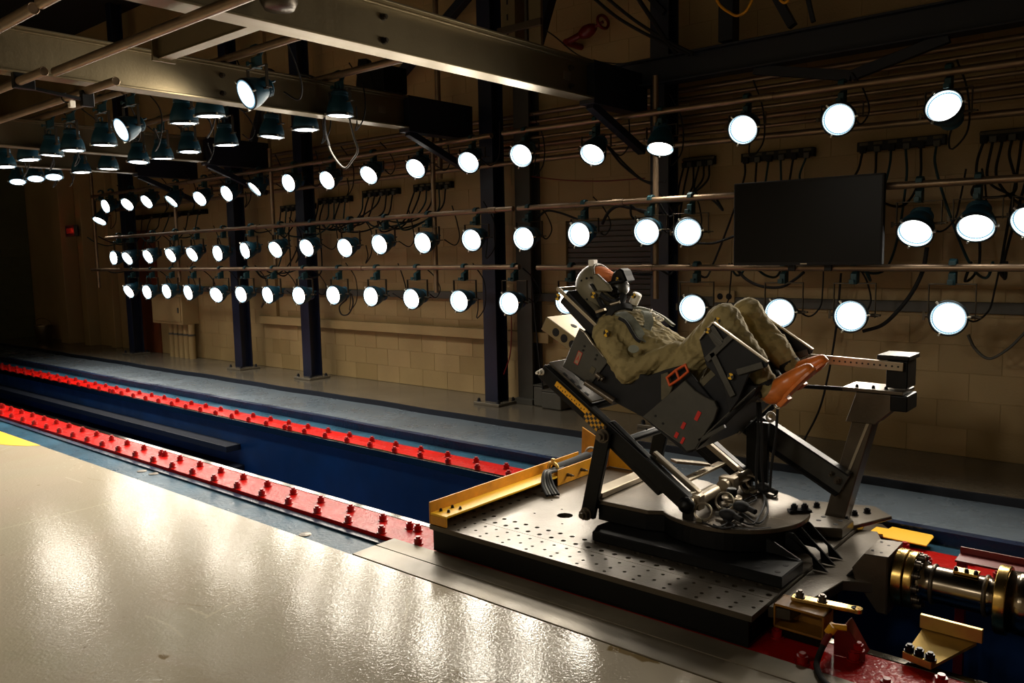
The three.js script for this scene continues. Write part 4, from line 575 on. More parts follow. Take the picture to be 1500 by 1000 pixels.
// ---------------------------------------------------------------- ram at the lower right
{
  const t = thing('thrust_ram', 'brass ringed steel thrust ram pushing the sled at the lower right', 'ram'), y = 0.135;
  const L = (p) => lathe(p.map(([x, r]) => [r, x]), 40).rotateZ(-Math.PI / 2).translate(0, y, CZ);
  part(t, 'front_flange', L([[-0.955, 0], [-0.955, 0.123], [-0.95, 0.127], [-0.915, 0.127], [-0.91, 0.123], [-0.91, 0]]), mm.brass);
  part(t, 'second_flange', L([[-0.907, 0], [-0.907, 0.12], [-0.903, 0.124], [-0.875, 0.124], [-0.87, 0.118], [-0.87, 0]]), mm.brass);
  for (let i = 0; i < 12; i++) { const a = i / 12 * 6.283, b = part(t, 'bolt', bolt.m, mm.darkSteel); b.rotation.z = -Math.PI / 2; b.position.set(-0.87, y + 0.105 * Math.cos(a), CZ + 0.105 * Math.sin(a)); }
  part(t, 'neck', L([[-0.87, 0], [-0.87, 0.09], [-0.86, 0.095], [-0.845, 0.095], [-0.84, 0.08], [-0.82, 0.078], [-0.8, 0.078]]), mm.chrome);
  part(t, 'cylinder', L([[-0.8, 0.075], [-0.8, 0.079], [-0.59, 0.079], [-0.585, 0.07], [-0.54, 0.07]]), mm.chrome);
  for (const x of [-0.805, -0.605]) part(t, 'band', ring(V(x, y, CZ), V(1, 0, 0), 0.08, 0.009, 40), mm.darkSteel);
  part(t, 'name_plate', join(box(-0.73, -0.635, y + 0.078, y + 0.09, CZ - 0.03, CZ + 0.03, 0.002)), mm.brass); for (const x of [-0.72, -0.68, -0.645]) addBolt(t, 's', x, y + 0.09, CZ + 0.015);
  part(t, 'rear_flange', L([[-0.565, 0], [-0.565, 0.137], [-0.56, 0.142], [-0.525, 0.142], [-0.52, 0.137], [-0.52, 0]]), mm.brass);
  part(t, 'barrel', L([[-0.52, 0], [-0.52, 0.125], [-0.46, 0.13], [-0.45, 0.115], [0.6, 0.115], [0.6, 0]]), mm.chrome);
  settle(t);
  const h = thing('coupling_block', 'dark chamfered steel block joining the ram to the sled tail', 'block');
  part(h, 'block', slab([[-1.1, 0.135], [-1.11, 0.18], [-1.06, 0.255], [-0.96, 0.262], [-0.958, 0.0], [-1.0, 0.0]], 0.24, 0.006).translate(0, 0, CZ - 0.1), mm.darkSteel);
  for (const [x, z] of [[-1.04, CZ + 0.08], [-1.0, CZ - 0.02], [-1.0, CZ + 0.09], [-1.04, CZ - 0.05]]) part(h, 'hole', lathe([[0.007, 0], [0.007, 0.001], [0, 0.001]], 12).translate(x, 0.259, z), mm.rubber);
  part(h, 'cheek', slab([[-1.14, 0.13], [-1.12, 0.135], [-1.02, 0.25], [-1.04, 0.255]], 0.2).translate(0, 0, CZ - 0.08), mm.blackPaint); settle(h);
  const b = thing('brass_bar', 'polished brass bar with two bolts lying across the yellow bracket', 'bar'), p0 = onY(1160, 874, 0.165), p1 = onY(1255, 893, 0.165);
  part(b, 'bar', join(bar(p0, p1, 0.045, 0.016, V(0, 1, 0), 0.003), rod(p1.clone().add(V(0, -0.008, 0)), p1.clone().add(V(0, 0.008, 0)), 0.0225, 20)), mm.brass);
  for (const k of [0.13, 0.48]) { const p = p0.clone().lerp(p1, k); addBolt(b, 'm', p.x, p.y + 0.008, p.z, mm.darkSteel); } { const p = p0.clone().lerp(p1, 0.95); part(b, 'hole', lathe([[0.01, 0], [0.01, 0.001], [0, 0.001]], 14).translate(p.x, p.y + 0.008, p.z), mm.rubber); } settle(b);
  const f = thing('yellow_bracket', 'yellow box bracket with a hollow front under the brass bar', 'bracket'), zf = -3.12, q = [onZ(1133, 880, zf), onZ(1207, 894, zf), onZ(1207, 934, zf), onZ(1133, 914, zf)];
  const bx0 = q[0].x, bx1 = q[1].x, by0 = 0.05, by1 = 0.152; f.userData.label = 'yellow box bracket with a hollow front under the brass bar';
  part(f, 'box', join(box(bx0, bx1, by1 - 0.01, by1, zf - 0.1, zf, 0.002), box(bx0, bx1, by0, by0 + 0.01, zf - 0.1, zf, 0.002), box(bx0, bx0 + 0.008, by0, by1, zf - 0.1, zf, 0.002), box(bx1 - 0.008, bx1, by0, by1, zf - 0.1, zf, 0.002), box(bx0, bx1, by0, by1, zf - 0.11, zf - 0.1)), mm.yellowShaded); part(f, 'foot', clean(box(bx0 + 0.02, bx1 - 0.02, 0.002, by0, zf - 0.08, zf - 0.03, 0.003)), mm.blackPaint); settle(f);  // box yellow is darkened: the shade it sits in is put into the colour
  const r = thing('red_bracket', 'dark red angled bracket bolted on the near rail beside the yellow fitting', 'bracket'), c = onY(1243, 965, 0.003);
  part(r, 'web', slab([[-0.06, 0], [0.055, 0], [0.055, 0.03], [-0.02, 0.135], [-0.06, 0.09]], 0.012).rotateY(0.15).translate(c.x, 0.003, c.z - 0.02), mm.redDark); part(r, 'plate', clean(bar(V(c.x + 0.05, 0.02, c.z - 0.05), V(c.x - 0.02, 0.135, c.z - 0.05), 0.07, 0.01, V(1, 1, 0), 0.002)), mm.redDark); part(r, 'bolt', clean(hexBolt(0.018, 0.03)), mm.redBolt).position.set(c.x + 0.03, 0.04, c.z - 0.02); settle(r);
  const y2 = thing('air_hose', 'red and dark rubber hose with a yellow fitting curving over the near rail', 'hose');
  const hp = [[1218, 924, -3.08], [1206, 945, -3.04], [1197, 968, -3.0], [1197, 985, -2.95], [1206, 1000, -2.88], [1225, 1012, -2.8]].map(([x, y3, zz]) => onZ(x, y3, zz)); hp.forEach((p) => { p.y = Math.max(p.y, 0.02); });
  part(y2, 'tube', clean(cable(hp, 0.012, 50)), mm.rubber); part(y2, 'fitting', join(rod(hp[0].clone().add(V(-0.01, -0.01, 0)), hp[0].clone().add(V(0.01, 0.025, 0)), 0.02, 6), rod(hp[0].clone().add(V(0, 0.02, 0)), hp[0].clone().add(V(0.05, 0.02, -0.02)), 0.012)), mm.yellow, 'yellow fitting'); part(y2, 'red_sleeve', clean(cable([hp[0], hp[0].clone().lerp(hp[1], 0.5).add(V(-0.002, 0, 0)), hp[1]], 0.0135, 14)), mm.redDark); settle(y2);
  const g = thing('gold_bracket', 'gold coloured plate bracket with a raised bar beside the ram', 'bracket'), ga = onY(1348, 908, 0.11), gb = onY(1440, 932, 0.11), gc = onY(1368, 974, 0.03), gd = onY(1326, 957, 0.03);
  part(g, 'raised_bar', clean(bar(ga, gb, 0.02, 0.055, V(0, 1, 0), 0.003)), mm.gold);
  { const P = [ga.clone().add(V(0.01, -0.03, 0)), gb.clone().add(V(-0.02, -0.03, 0)), gc, gd]; const geo = new THREE.BufferGeometry(), pos = []; const Q = P.map((p) => p.clone().add(V(0, -0.012, 0))); const tri = (a, b2, c2) => pos.push(a.x, a.y, a.z, b2.x, b2.y, b2.z, c2.x, c2.y, c2.z); tri(P[0], P[3], P[2]); tri(P[0], P[2], P[1]); tri(Q[0], Q[2], Q[3]); tri(Q[0], Q[1], Q[2]); for (let i = 0; i < 4; i++) { const j = (i + 1) % 4; tri(P[i], P[j], Q[j]); tri(P[i], Q[j], Q[i]); } geo.setAttribute('position', new THREE.Float32BufferAttribute(pos, 3)); geo.computeVertexNormals(); part(g, 'plate', clean(geo), mm.gold); }
  part(g, 'foot_bar', clean(bar(gd.clone().add(V(0, 0.002, 0)), gc.clone().add(V(0, 0.002, 0)), 0.045, 0.03, V(0, 1, 0), 0.003)), mm.gold); for (const k of [0.15, 0.5, 0.87]) { const p = gd.clone().lerp(gc, k); addBolt(g, 'm', p.x, p.y + 0.017, p.z); } settle(g);
  const pt = [[1275, 777], [1284, 771], [1301, 774], [1307, 771], [1366, 783], [1368, 786], [1357, 799], [1294, 786], [1293, 782], [1277, 780]].map(([x, y3]) => { const p = onY(x, y3, 0.03); return [p.x, p.z]; });
  single('yellow_plate', 'flat yellow plate with a notched end lying beyond the ram', 'plate', slabY(pt, 0.024, 0.03, 0.001), mm.yellowBright);
  single('fitting_plate', 'dark steel fitting under the notched end of the yellow plate', 'plate', slabY([[-1.4, -4.6], [-1.22, -4.57], [-1.2, -4.66], [-1.3, -4.78], [-1.4, -4.76]], 0.012, 0.0235, 0.003), mm.darkSteel);
  single('cable_tray', 'rusty edged cable tray behind the ram at the right edge', 'tray', join(box(-0.78, 0.5, 0.16, 0.17, -4.14, -4.02, 0.002), box(-0.78, 0.5, 0.17, 0.2, -4.14, -4.13, 0.002), box(-0.78, -0.74, -0.9, 0.16, -4.1, -4.06, 0.003)), mm.redDark);
}
// ---------------------------------------------------------------- the mannequin
function fieldMesh(segs, lo, hi, N, wob) {                       // segs: [a, b, ra, rb, k]; a smooth union of tapered capsules
  const mc = new MarchingCubes(N, new THREE.MeshBasicMaterial(), false, false, 400000); mc.isolation = 0; mc.reset();
  const c = lo.clone().add(hi).multiplyScalar(0.5), h = hi.clone().sub(lo).multiplyScalar(0.5), half = N / 2;
  const pa = V(), ba = V();
  for (let z = 0; z < N; z++) for (let y = 0; y < N; y++) for (let x = 0; x < N; x++) {
    const px = c.x + h.x * (x - half) / half, py = c.y + h.y * (y - half) / half, pz = c.z + h.z * (z - half) / half;
    let d = 9;
    for (const [a, b, ra, rb, k] of segs) {
      const bx = b.x - a.x, by = b.y - a.y, bz = b.z - a.z, ax = px - a.x, ay = py - a.y, az = pz - a.z, L = bx * bx + by * by + bz * bz || 1e-9;
      const t = Math.max(0, Math.min(1, (ax * bx + ay * by + az * bz) / L)), qx = ax - bx * t, qy = ay - by * t, qz = az - bz * t, e = Math.sqrt(qx * qx + qy * qy + qz * qz) - (ra + (rb - ra) * t);
      const g = Math.max(0, k - Math.abs(d - e)) / k; d = Math.min(d, e) - g * g * k * 0.25;
    }
    if (wob && Math.abs(d) < 0.05) d += wob(px, py, pz);
    mc.field[x + y * N + z * N * N] = -d;
  }
  mc.update();
  const n = mc.count, src = mc.positionArray, pos = new Float32Array(n * 3);
  for (let i = 0; i < n; i++) { pos[3 * i] = c.x + h.x * src[3 * i]; pos[3 * i + 1] = c.y + h.y * src[3 * i + 1]; pos[3 * i + 2] = c.z + h.z * src[3 * i + 2]; }
  let g = new THREE.BufferGeometry(); g.setAttribute('position', new THREE.BufferAttribute(pos, 3)); g = mergeVertices(g, 1e-5); g.computeVertexNormals(); return g;
}
function paint(g, f) { const p = g.attributes.position, a = new Float32Array(p.count * 3); for (let i = 0; i < p.count; i++) { const c = f(p.getX(i), p.getY(i), p.getZ(i)); a[3 * i] = c.r; a[3 * i + 1] = c.g; a[3 * i + 2] = c.b; } g.setAttribute('color', new THREE.BufferAttribute(a, 3)); return g; }
{
  const t = thing('mannequin', 'test mannequin in olive flight suit and helmet lying back in the ejection seat', 'mannequin');
  const Zn = -3.6, Zf = -3.92, zc = CZ;
  const sh = (z) => V(-2.37, 1.165, z), hip = (s) => V(-2.0, 0.965, zc + s * 0.1);
  const kneeN = V(-1.735, 1.262, -3.64), ankN = V(-1.5, 0.93, -3.63), kneeF = V(-1.735, 1.275, -3.9), ankF = V(-1.49, 1.0, -3.9);
  const elbN = V(-2.2, 0.985, -3.505), wrN = V(-1.99, 1.1, -3.63), elbF = V(-2.2, 0.99, -4.015), wrF = V(-2.0, 1.12, -3.86);
  const S = [];
  for (const s of [-1, 1]) { S.push([V(-2.37, 1.165, zc + s * 0.12), V(-2.16, 1.045, zc + s * 0.08), 0.115, 0.11, 0.06]); S.push([V(-2.16, 1.045, zc + s * 0.07), hip(s), 0.11, 0.115, 0.06]); }
  S.push([V(-2.34, 1.17, zc), V(-2.2, 1.08, zc), 0.12, 0.12, 0.05], [V(-2.43, 1.225, zc), V(-2.38, 1.18, zc), 0.075, 0.1, 0.05]);
  S.push([hip(1), kneeN, 0.1, 0.074, 0.05], [kneeN, V(-1.6, 1.08, -3.635), 0.074, 0.066, 0.03], [V(-1.6, 1.08, -3.635), ankN, 0.068, 0.052, 0.03]);
  S.push([hip(-1), kneeF, 0.1, 0.074, 0.05], [kneeF, V(-1.6, 1.12, -3.9), 0.074, 0.066, 0.03], [V(-1.6, 1.12, -3.9), ankF, 0.068, 0.052, 0.03]);
  S.push([sh(-3.565), elbN, 0.074, 0.06, 0.014], [elbN, wrN, 0.061, 0.046, 0.012], [sh(-3.955), elbF, 0.074, 0.06, 0.014], [elbF, wrF, 0.061, 0.046, 0.012]);
  const f = (x, y, z) => Math.sin(x * 41 + 3 * Math.sin(z * 23 + y * 17)) * Math.sin(y * 37 + 2.5 * Math.sin(x * 29 + z * 31));
  const fold = (x, y, z) => 0.003 * f(x, y, z) + 0.0025 * f(x * 2.1 + 3, y * 2.1, z * 2.1) + 0.0035 * Math.abs(Math.sin(70 * (x * 0.6 - y * 0.8) + 6 * Math.sin(z * 15)));
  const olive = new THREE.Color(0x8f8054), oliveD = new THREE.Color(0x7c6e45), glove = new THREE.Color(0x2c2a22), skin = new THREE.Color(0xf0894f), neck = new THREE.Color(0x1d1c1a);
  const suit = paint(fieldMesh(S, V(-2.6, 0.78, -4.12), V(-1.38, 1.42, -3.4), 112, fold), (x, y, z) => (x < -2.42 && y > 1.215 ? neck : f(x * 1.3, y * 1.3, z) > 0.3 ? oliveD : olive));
  // head under the helmet: brow, nose bridge, eye hollows, cheeks
  const up = V(-0.5, 0.866, 0), fw = V(0.866, 0.5, 0), hc = V(-2.535, 1.4, zc), hp = (u, w, s) => hc.clone().addScaledVector(up, u).addScaledVector(fw, w).add(V(0, 0, s));
  const HS = [[hp(0.02, -0.02, 0), hp(0.03, 0.01, 0), 0.092, 0.09, 0.02], [hp(-0.05, 0.04, 0), hp(0, 0.03, 0), 0.062, 0.075, 0.03], [hp(0.02, 0.092, -0.025), hp(0.02, 0.092, 0.025), 0.018, 0.018, 0.02], [hp(0.005, 0.1, 0), hp(-0.035, 0.118, 0), 0.011, 0.016, 0.015], [hp(-0.03, 0.075, -0.03), hp(-0.03, 0.075, 0.03), 0.03, 0.03, 0.02], [hp(-0.075, 0.082, -0.016), hp(-0.075, 0.082, 0.016), 0.014, 0.014, 0.012], [hp(-0.1, 0.07, -0.01), hp(-0.1, 0.07, 0.01), 0.024, 0.024, 0.02], [V(-2.49, 1.31, zc), V(-2.43, 1.22, zc), 0.058, 0.062, 0.03], [hp(-0.005, 0.0, -0.09), hp(-0.03, 0.005, -0.09), 0.018, 0.014, 0.01], [hp(-0.005, 0.0, 0.09), hp(-0.03, 0.005, 0.09), 0.018, 0.014, 0.01]];
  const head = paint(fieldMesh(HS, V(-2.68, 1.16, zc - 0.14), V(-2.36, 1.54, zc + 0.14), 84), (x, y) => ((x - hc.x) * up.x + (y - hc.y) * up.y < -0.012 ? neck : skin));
  // gloved hands: palm, four fingers of different length with two bends, thumb from the side of the palm
  const hand = (w, s) => { const d = V(0.74, 0.28, -0.45 * s).normalize(), side = V(0.25, 0.2, 0.9 * s).normalize(), dn = V().crossVectors(d, side).multiplyScalar(s > 0 ? 1 : -1).normalize(); if (dn.y > 0) dn.negate();
    const P = (a, b, c) => w.clone().addScaledVector(d, a).addScaledVector(side, b).addScaledVector(dn, c), G = [[P(-0.01, 0, 0), P(0.04, 0, 0), 0.028, 0.026, 0.02]];
    for (let i = 0; i < 4; i++) { const b = (i - 1.5) * 0.021, l = [0.8, 0.98, 1.04, 0.92][i]; G.push([P(0.03, b * 0.8, 0), P(0.082, b, 0), 0.0135, 0.0125, 0.012], [P(0.082, b, 0), P(0.082 + 0.036 * l, b * 1.05, 0.014), 0.0098, 0.0092, 0.004], [P(0.082 + 0.036 * l, b * 1.05, 0.014), P(0.082 + 0.056 * l, b * 1.05, 0.036), 0.0092, 0.0088, 0.004], [P(0.082 + 0.056 * l, b * 1.05, 0.036), P(0.082 + 0.056 * l, b, 0.054), 0.0088, 0.0078, 0.004]); }
    G.push([P(0.02, 0.024, 0.004), P(0.05, 0.048, 0.012), 0.015, 0.012, 0.01], [P(0.05, 0.048, 0.012), P(0.08, 0.05, 0.024), 0.011, 0.009, 0.004]);
    const b = new THREE.Box3(); for (const q of G) b.expandByPoint(q[0]).expandByPoint(q[1]); b.expandByScalar(0.04); return paint(fieldMesh(G, b.min, b.max, 72), () => glove); };
  const prep = (g) => { const h = g.toNonIndexed(); h.deleteAttribute('uv'); const p = h.attributes.position, uv = new Float32Array(p.count * 2); for (let i = 0; i < p.count; i++) { uv[2 * i] = p.getX(i) + p.getZ(i); uv[2 * i + 1] = p.getY(i) - p.getZ(i) * 0.5; } h.setAttribute('uv', new THREE.BufferAttribute(uv, 2)); return h; };
  const body = mergeGeometries([suit, head, hand(wrN, 1), hand(wrF, -1)].map(prep));
  part(t, 'body', body, std({ vertexColors: true, roughness: 0.82, bumpMap: T.cloth, bumpScale: 0.002 }));
  // helmet: open shell with a thick brow edge, visor cover, ear cup, mask
  const hm = new THREE.Matrix4().makeBasis(V(0, 0, 1), V(0.82, 0.572, 0), V(-0.572, 0.82, 0));     // local y = opening, z = crown
  const place = (g) => g.applyMatrix4(hm).translate(hc.x - 0.012, hc.y - 0.008, hc.z);
  const shell = (r, flip) => { const g = new THREE.SphereGeometry(1, 40, 28, 0, Math.PI * 2, 0.95, Math.PI - 0.95); g.scale(0.118 * r, 0.128 * r, 0.145 * r); if (flip) { const i = g.index; for (let k = 0; k < i.count; k += 3) { const a = i.getX(k); i.setX(k, i.getX(k + 1)); i.setX(k + 1, a); } g.computeVertexNormals(); } return g; };
  const rim = (() => { const p = []; for (let k = 0; k <= 48; k++) { const a = k / 48 * Math.PI * 2; p.push(V(0.117 * Math.sin(0.95) * Math.cos(a), 0.127 * Math.cos(0.95), 0.144 * Math.sin(0.95) * Math.sin(a))); } return new THREE.TubeGeometry(new THREE.CatmullRomCurve3(p, false), 60, 0.0075, 8); })();
  const hel = part(t, 'helmet', join(place(shell(1)), place(shell(0.93, true)), place(rim)), mm.helmet);
  const Q = (px, py, z) => onZ(px, py, z);
  part(hel, 'visor_cover', slabPx([[869, 402], [874, 401], [891, 417], [895, 424], [893, 427], [874, 426], [868, 414]], -3.628, 0.024, 0.006), mm.helmet);
  part(hel, 'ear_strip', slabPx([[863, 416], [867, 415], [873, 425], [870, 427]], -3.63, 0.012, 0.003), mm.rubber);
  for (const [px, py] of [[852, 411], [860, 408], [866, 407], [861, 437], [863, 447]]) { const p = Q(px, py, -3.655), n = p.clone().sub(hc).normalize(), m = part(hel, 'snap', new THREE.SphereGeometry(0.006, 10, 8), mm.rubber); m.position.copy(hc).addScaledVector(n, 0.126); }
  { const m = marker(hel, 869, 432, -3.632, 0.018); m.rotation.y = 0.1; }
  part(hel, 'top_patch', clean(box(-0.018, 0.018, -0.018, 0.018, -0.02, 0.02, 0.003)), mm.white, 'white square pad on the crown').position.copy(Q(868.5, 385, -3.74));
  { const p = Q(908, 421, zc), g = new THREE.SphereGeometry(1, 28, 20).scale(0.05, 0.05, 0.056).translate(p.x, p.y, p.z);
    const mk = part(t, 'oxygen_mask', clean(g), mm.seatGrey);
    part(mk, 'nose_housing', slabPx([[893, 413], [897, 400], [901, 396], [908, 393], [912, 396], [915, 404], [918, 411], [912, 414]], zc + 0.045, 0.09, 0.008), mm.blackPaint);
    part(mk, 'mask_band', clean(cable([Q(886, 419, zc + 0.085), Q(897, 414, zc + 0.07), Q(912, 411, zc + 0.045), Q(919, 410, zc), Q(912, 411, zc - 0.045)], 0.008, 30)), mm.rubber);
    part(mk, 'valve', lathe([[0, 0.02], [0.022, 0.018], [0.028, 0.008], [0.03, -0.01]], 24).rotateX(1.3).translate(p.x - 0.005, p.y - 0.02, p.z + 0.05), mm.blackPaint);
    marker(mk, 904, 409, zc + 0.062, 0.012); }
  part(t, 'mask_hose', clean(cable([Q(914, 432, -3.74), Q(908, 446, -3.7), Q(893, 452, -3.66), Q(878, 462, -3.64), Q(870, 480, -3.62)], 0.02, 40)), mm.rubber);
  part(t, 'chin_strap', join(cable([Q(880, 430, -3.64), Q(893, 440, -3.65), Q(905, 440, -3.7), Q(918, 435, -3.76)], 0.012), cable([Q(876, 436, -3.64), Q(885, 450, -3.66), Q(900, 452, -3.72)], 0.014)), mm.rubber);
  { const p = Q(931, 437, -3.8), m = part(t, 'canister', lathe([[0, 0.03], [0.022, 0.03], [0.026, 0.024], [0.026, -0.03], [0, -0.03]], 20).rotateZ(-0.5), mm.white, 'white capped canister'); m.position.copy(p); const k = part(m, 'target_marker', new THREE.CylinderGeometry(0.015, 0.015, 0.003, 16).rotateX(Math.PI / 2), target); k.position.set(0.004, 0.016, 0.026); }
  // harness straps lie on the chest: a ribbon with thickness
  const ribbon = (pts, w, name, mat) => { const c = new THREE.CatmullRomCurve3(pts.map((p) => p.clone())), n = 24, pos = [], idx = []; for (let i = 0; i <= n; i++) { const p = c.getPoint(i / n), tn = c.getTangent(i / n), out = V(0.53, 0.85, (p.z - zc) * 3).normalize(), s = V().crossVectors(tn, out).normalize(); for (const [a, b] of [[-1, 0], [1, 0], [1, -1], [-1, -1]]) { const q = p.clone().addScaledVector(s, a * w / 2).addScaledVector(out, 0.014 + b * 0.014); pos.push(q.x, q.y, q.z); } if (i < n) for (let k = 0; k < 4; k++) { const a = i * 4 + k, b = i * 4 + (k + 1) % 4; idx.push(a, b, a + 4, b, b + 4, a + 4); } } const g = new THREE.BufferGeometry(); g.setAttribute('position', new THREE.Float32BufferAttribute(pos, 3)); g.setIndex(idx); const h = g.toNonIndexed(); h.computeVertexNormals(); return part(t, name, clean(h), mat); };
  ribbon([Q(893, 462, -3.66), Q(910, 461, -3.62), Q(921, 468, -3.6), Q(932, 482, -3.6), Q(940, 495, -3.61), Q(948, 500, -3.62)], 0.05, 'harness_strap', mm.strap);
  ribbon([Q(905, 458, -3.8), Q(930, 452, -3.82), Q(950, 456, -3.84), Q(970, 466, -3.84), Q(985, 478, -3.84)], 0.05, 'harness_strap', mm.strap);
  ribbon([Q(888, 468, -3.6), Q(898, 455, -3.6), Q(912, 450, -3.62), Q(925, 452, -3.66)], 0.04, 'shoulder_strap', mm.rubber);
  part(t, 'strap_piping', clean(cable([Q(907, 466, -3.555), Q(917, 472, -3.545), Q(926, 487, -3.545), Q(933, 497, -3.55), Q(938, 500, -3.56)], 0.009, 30)), mm.rubber);
  ribbon([Q(944, 458, -3.7), Q(948, 463, -3.67), Q(950, 475, -3.64), Q(947, 482, -3.62)], 0.045, 'cross_strap', mm.strap);
  part(t, 'buckle', join(rod(Q(894, 446, -3.6), Q(908, 442, -3.62), 0.009), box(-0.03, 0.03, -0.008, 0.008, -0.012, 0.012, 0.003).rotateZ(0.3).translate(Q(880, 455, -3.6).x, Q(880, 455, -3.6).y, -3.6)), mm.bareSteel);
  part(t, 'lacing', join(...[0, 1, 2, 3, 4].map((i) => ring(Q(952 + i * 4, 456 + i * 3, -3.74), V(rr(-1, 1), 1, rr(-1, 1)), 0.012, 0.005, 14))), mm.white, 'pale knotted cord on the chest');
  // shoulder patch, sleeve patch, thigh marker
  marker(t, 888, 488, -3.49, 0.02).rotation.y = -0.2;
  { const m = part(t, 'sleeve_patch', new THREE.CylinderGeometry(0.026, 0.026, 0.004, 20).rotateX(Math.PI / 2), mm.strap, 'round pale sleeve patch'); m.position.copy(Q(928, 511, -3.487)); m.scale.set(1.1, 0.8, 1); m.rotation.set(-0.4, 0.2, 0); }
  marker(t, 1051, 469, -3.562, 0.016);
  // boots: sole, heel, upper with instep and toe
  const boot = (heel, toe, z, ank, name) => {
    const d = toe.clone().sub(heel), L = d.length(); d.normalize(); const u = V(-d.y, d.x, 0); const P = (a, b, s = 0) => heel.clone().addScaledVector(d, a * L).addScaledVector(u, b).add(V(0, 0, s));
    const g = fieldMesh([[P(0.12, 0.045), P(0.42, 0.042), 0.04, 0.038, 0.03], [P(0.42, 0.04), P(0.75, 0.03), 0.038, 0.034, 0.03], [P(0.7, 0.028, -0.012), P(0.9, 0.024, -0.006), 0.03, 0.024, 0.02], [P(0.7, 0.028, 0.012), P(0.9, 0.024, 0.006), 0.03, 0.024, 0.02], [P(0.16, 0.05), ank, 0.042, 0.046, 0.03], [P(0.35, 0.06), P(0.6, 0.045), 0.03, 0.026, 0.03]], P(0.5, 0.05).clone().sub(V(0.24, 0.24, 0.09)), P(0.5, 0.05).clone().add(V(0.24, 0.24, 0.09)), 76);
    const b = part(t, 'boot', clean(g), mm.leather);
    const so = []; for (let k = 0; k < 28; k++) { const a = k / 28 * 6.283, x = 0.5 + 0.52 * Math.cos(a), w = 0.036 * (1 + 0.22 * Math.cos(a) - 0.3 * Math.cos(2 * a) * 0.4); so.push([x * L, w * Math.sin(a)]); }
    const s = new THREE.ExtrudeGeometry(new THREE.Shape(so.map((p) => new THREE.Vector2(...p))), { depth: 0.012, bevelEnabled: true, bevelSize: 0.002, bevelThickness: 0.002, bevelSegments: 1 }); s.applyMatrix4(new THREE.Matrix4().makeBasis(d, V(0, 0, 1), u.clone().negate())).translate(heel.x + u.x * 0.012, heel.y + u.y * 0.012, heel.z);
    part(b, 'sole', clean(s), mm.leather); part(b, 'heel', clean(bar(P(0.03, -0.004), P(0.26, -0.004), 0.058, 0.026, u, 0.006)), mm.leather);
    part(b, 'sock_cuff', clean(rod(ank.clone(), ank.clone().add(V(-0.03, 0.05, 0)), 0.05, 20, 0.056)), mm.rubber, 'dark boot cuff');
  };
  boot(onZ(1141, 594, -3.63), onZ(1194, 541, -3.63), -3.63, V(-1.5, 0.925, -3.63));
  boot(onZ(1166, 569, -3.9), onZ(1213, 529, -3.9), -3.9, V(-1.495, 0.99, -3.9));
  settle(t);
}
// ---------------------------------------------------------------- television, sockets, cables and fittings on the wall
{
  const t = thing('television', 'large switched off flat television fixed on the wall rack among the lamps', 'television'), x0 = -2.56, x1 = -1.548, y0 = 1.482, y1 = 2.062, z = -5.5;
  part(t, 'casing', clean(box(x0, x1, y0, y1, z - 0.045, z, 0.006)), mm.rubber); part(t, 'screen', clean(box(x0 + 0.012, x1 - 0.012, y0 + 0.022, y1 - 0.012, z, z + 0.002)), mm.screen);
  part(t, 'badge', clean(box(-2.075, -2.03, y0 + 0.007, y0 + 0.013, z, z + 0.002)), mm.edge); part(t, 'bracket', join(box(-2.2, -1.9, 1.6, 1.95, z - 0.1, z - 0.046, 0.004), box(-2.2, -2.15, 1.44, 2.03, z - 0.12, z - 0.1, 0.003), box(-1.95, -1.9, 1.44, 2.03, z - 0.12, z - 0.1, 0.003)), mm.blackPaint); settle(t);
}
const strips = [[[1085, 232], [1192, 221]], [[1255, 216], [1385, 203]], [[1435, 200], [1520, 192]], [[410, 306], [458, 301]], [[465, 295], [512, 290]], [[530, 284], [582, 279]], [[605, 275], [660, 270]], [[1000, 237], [1045, 234]], [[180, 318], [300, 312]]];
const sl = ['above the television', 'above the gap right of the television', 'at the right edge of the picture', 'behind the far upright pipe', 'in the middle of the left wall rack', 'right of the middle of the left wall rack', 'by the upright pipe left of the grey column', 'just right of the post behind the mannequin', 'farthest away over the far lamps'];

const cableMat = [mm.rubber, mm.rubber, mm.clamp];
strips.forEach(([a, b], i) => {
  const p = onZ(...a, -6.36), q = onZ(...b, -6.36), y = (p.y + q.y) / 2, t = thing('socket_strip', 'dark power socket strip ' + sl[i], 'socket strip', 'socket strips above the lamp rows');
  part(t, 'strip', clean(box(p.x, q.x, y - 0.035, y + 0.035, WZ + 0.001, -6.36, 0.005)), mm.blackPaint);
  const n = i === 8 ? 9 : 6;
  for (let k = 0; k < n; k++) { const x = p.x + (q.x - p.x) * (k + 0.5) / n; part(t, 'socket', clean(box(x - 0.022, x + 0.022, y - 0.05, y - 0.005, -6.36, -6.335, 0.004)), k % 2 ? mm.grey : mm.rubber); part(t, 'label_plate', clean(box(x - 0.03, x + 0.03, y + 0.008, y + 0.028, -6.36, -6.358)), mm.cushion); }
  settle(t);
  for (let k = 0; k < n; k++) {
    const x = p.x + (q.x - p.x) * (k + 0.5) / n, e = V(x + rr(-0.4, 0.5), rnd() < 0.6 ? 2.0 : 1.49, PZ - 0.03), s = V(x, y - 0.05, -6.33), drop = rr(0.12, 0.4);
    single('power_cable', 'black cable under the socket strip ' + sl[i], 'cable', cable([s, V(x + rr(-0.03, 0.03), y - 0.05 - drop * 0.6, -6.28), V((x * 0.6 + e.x * 0.4) + rr(-0.1, 0.1), Math.min(e.y + 0.05, y - drop) - rr(0.0, 0.12), -6.1), V(e.x + rr(-0.06, 0.06), e.y - rr(0.02, 0.14), -5.8), e], 0.009, 36), cableMat[(rnd() * 3) | 0], 'cables under the socket strip ' + sl[i]);
  }
});
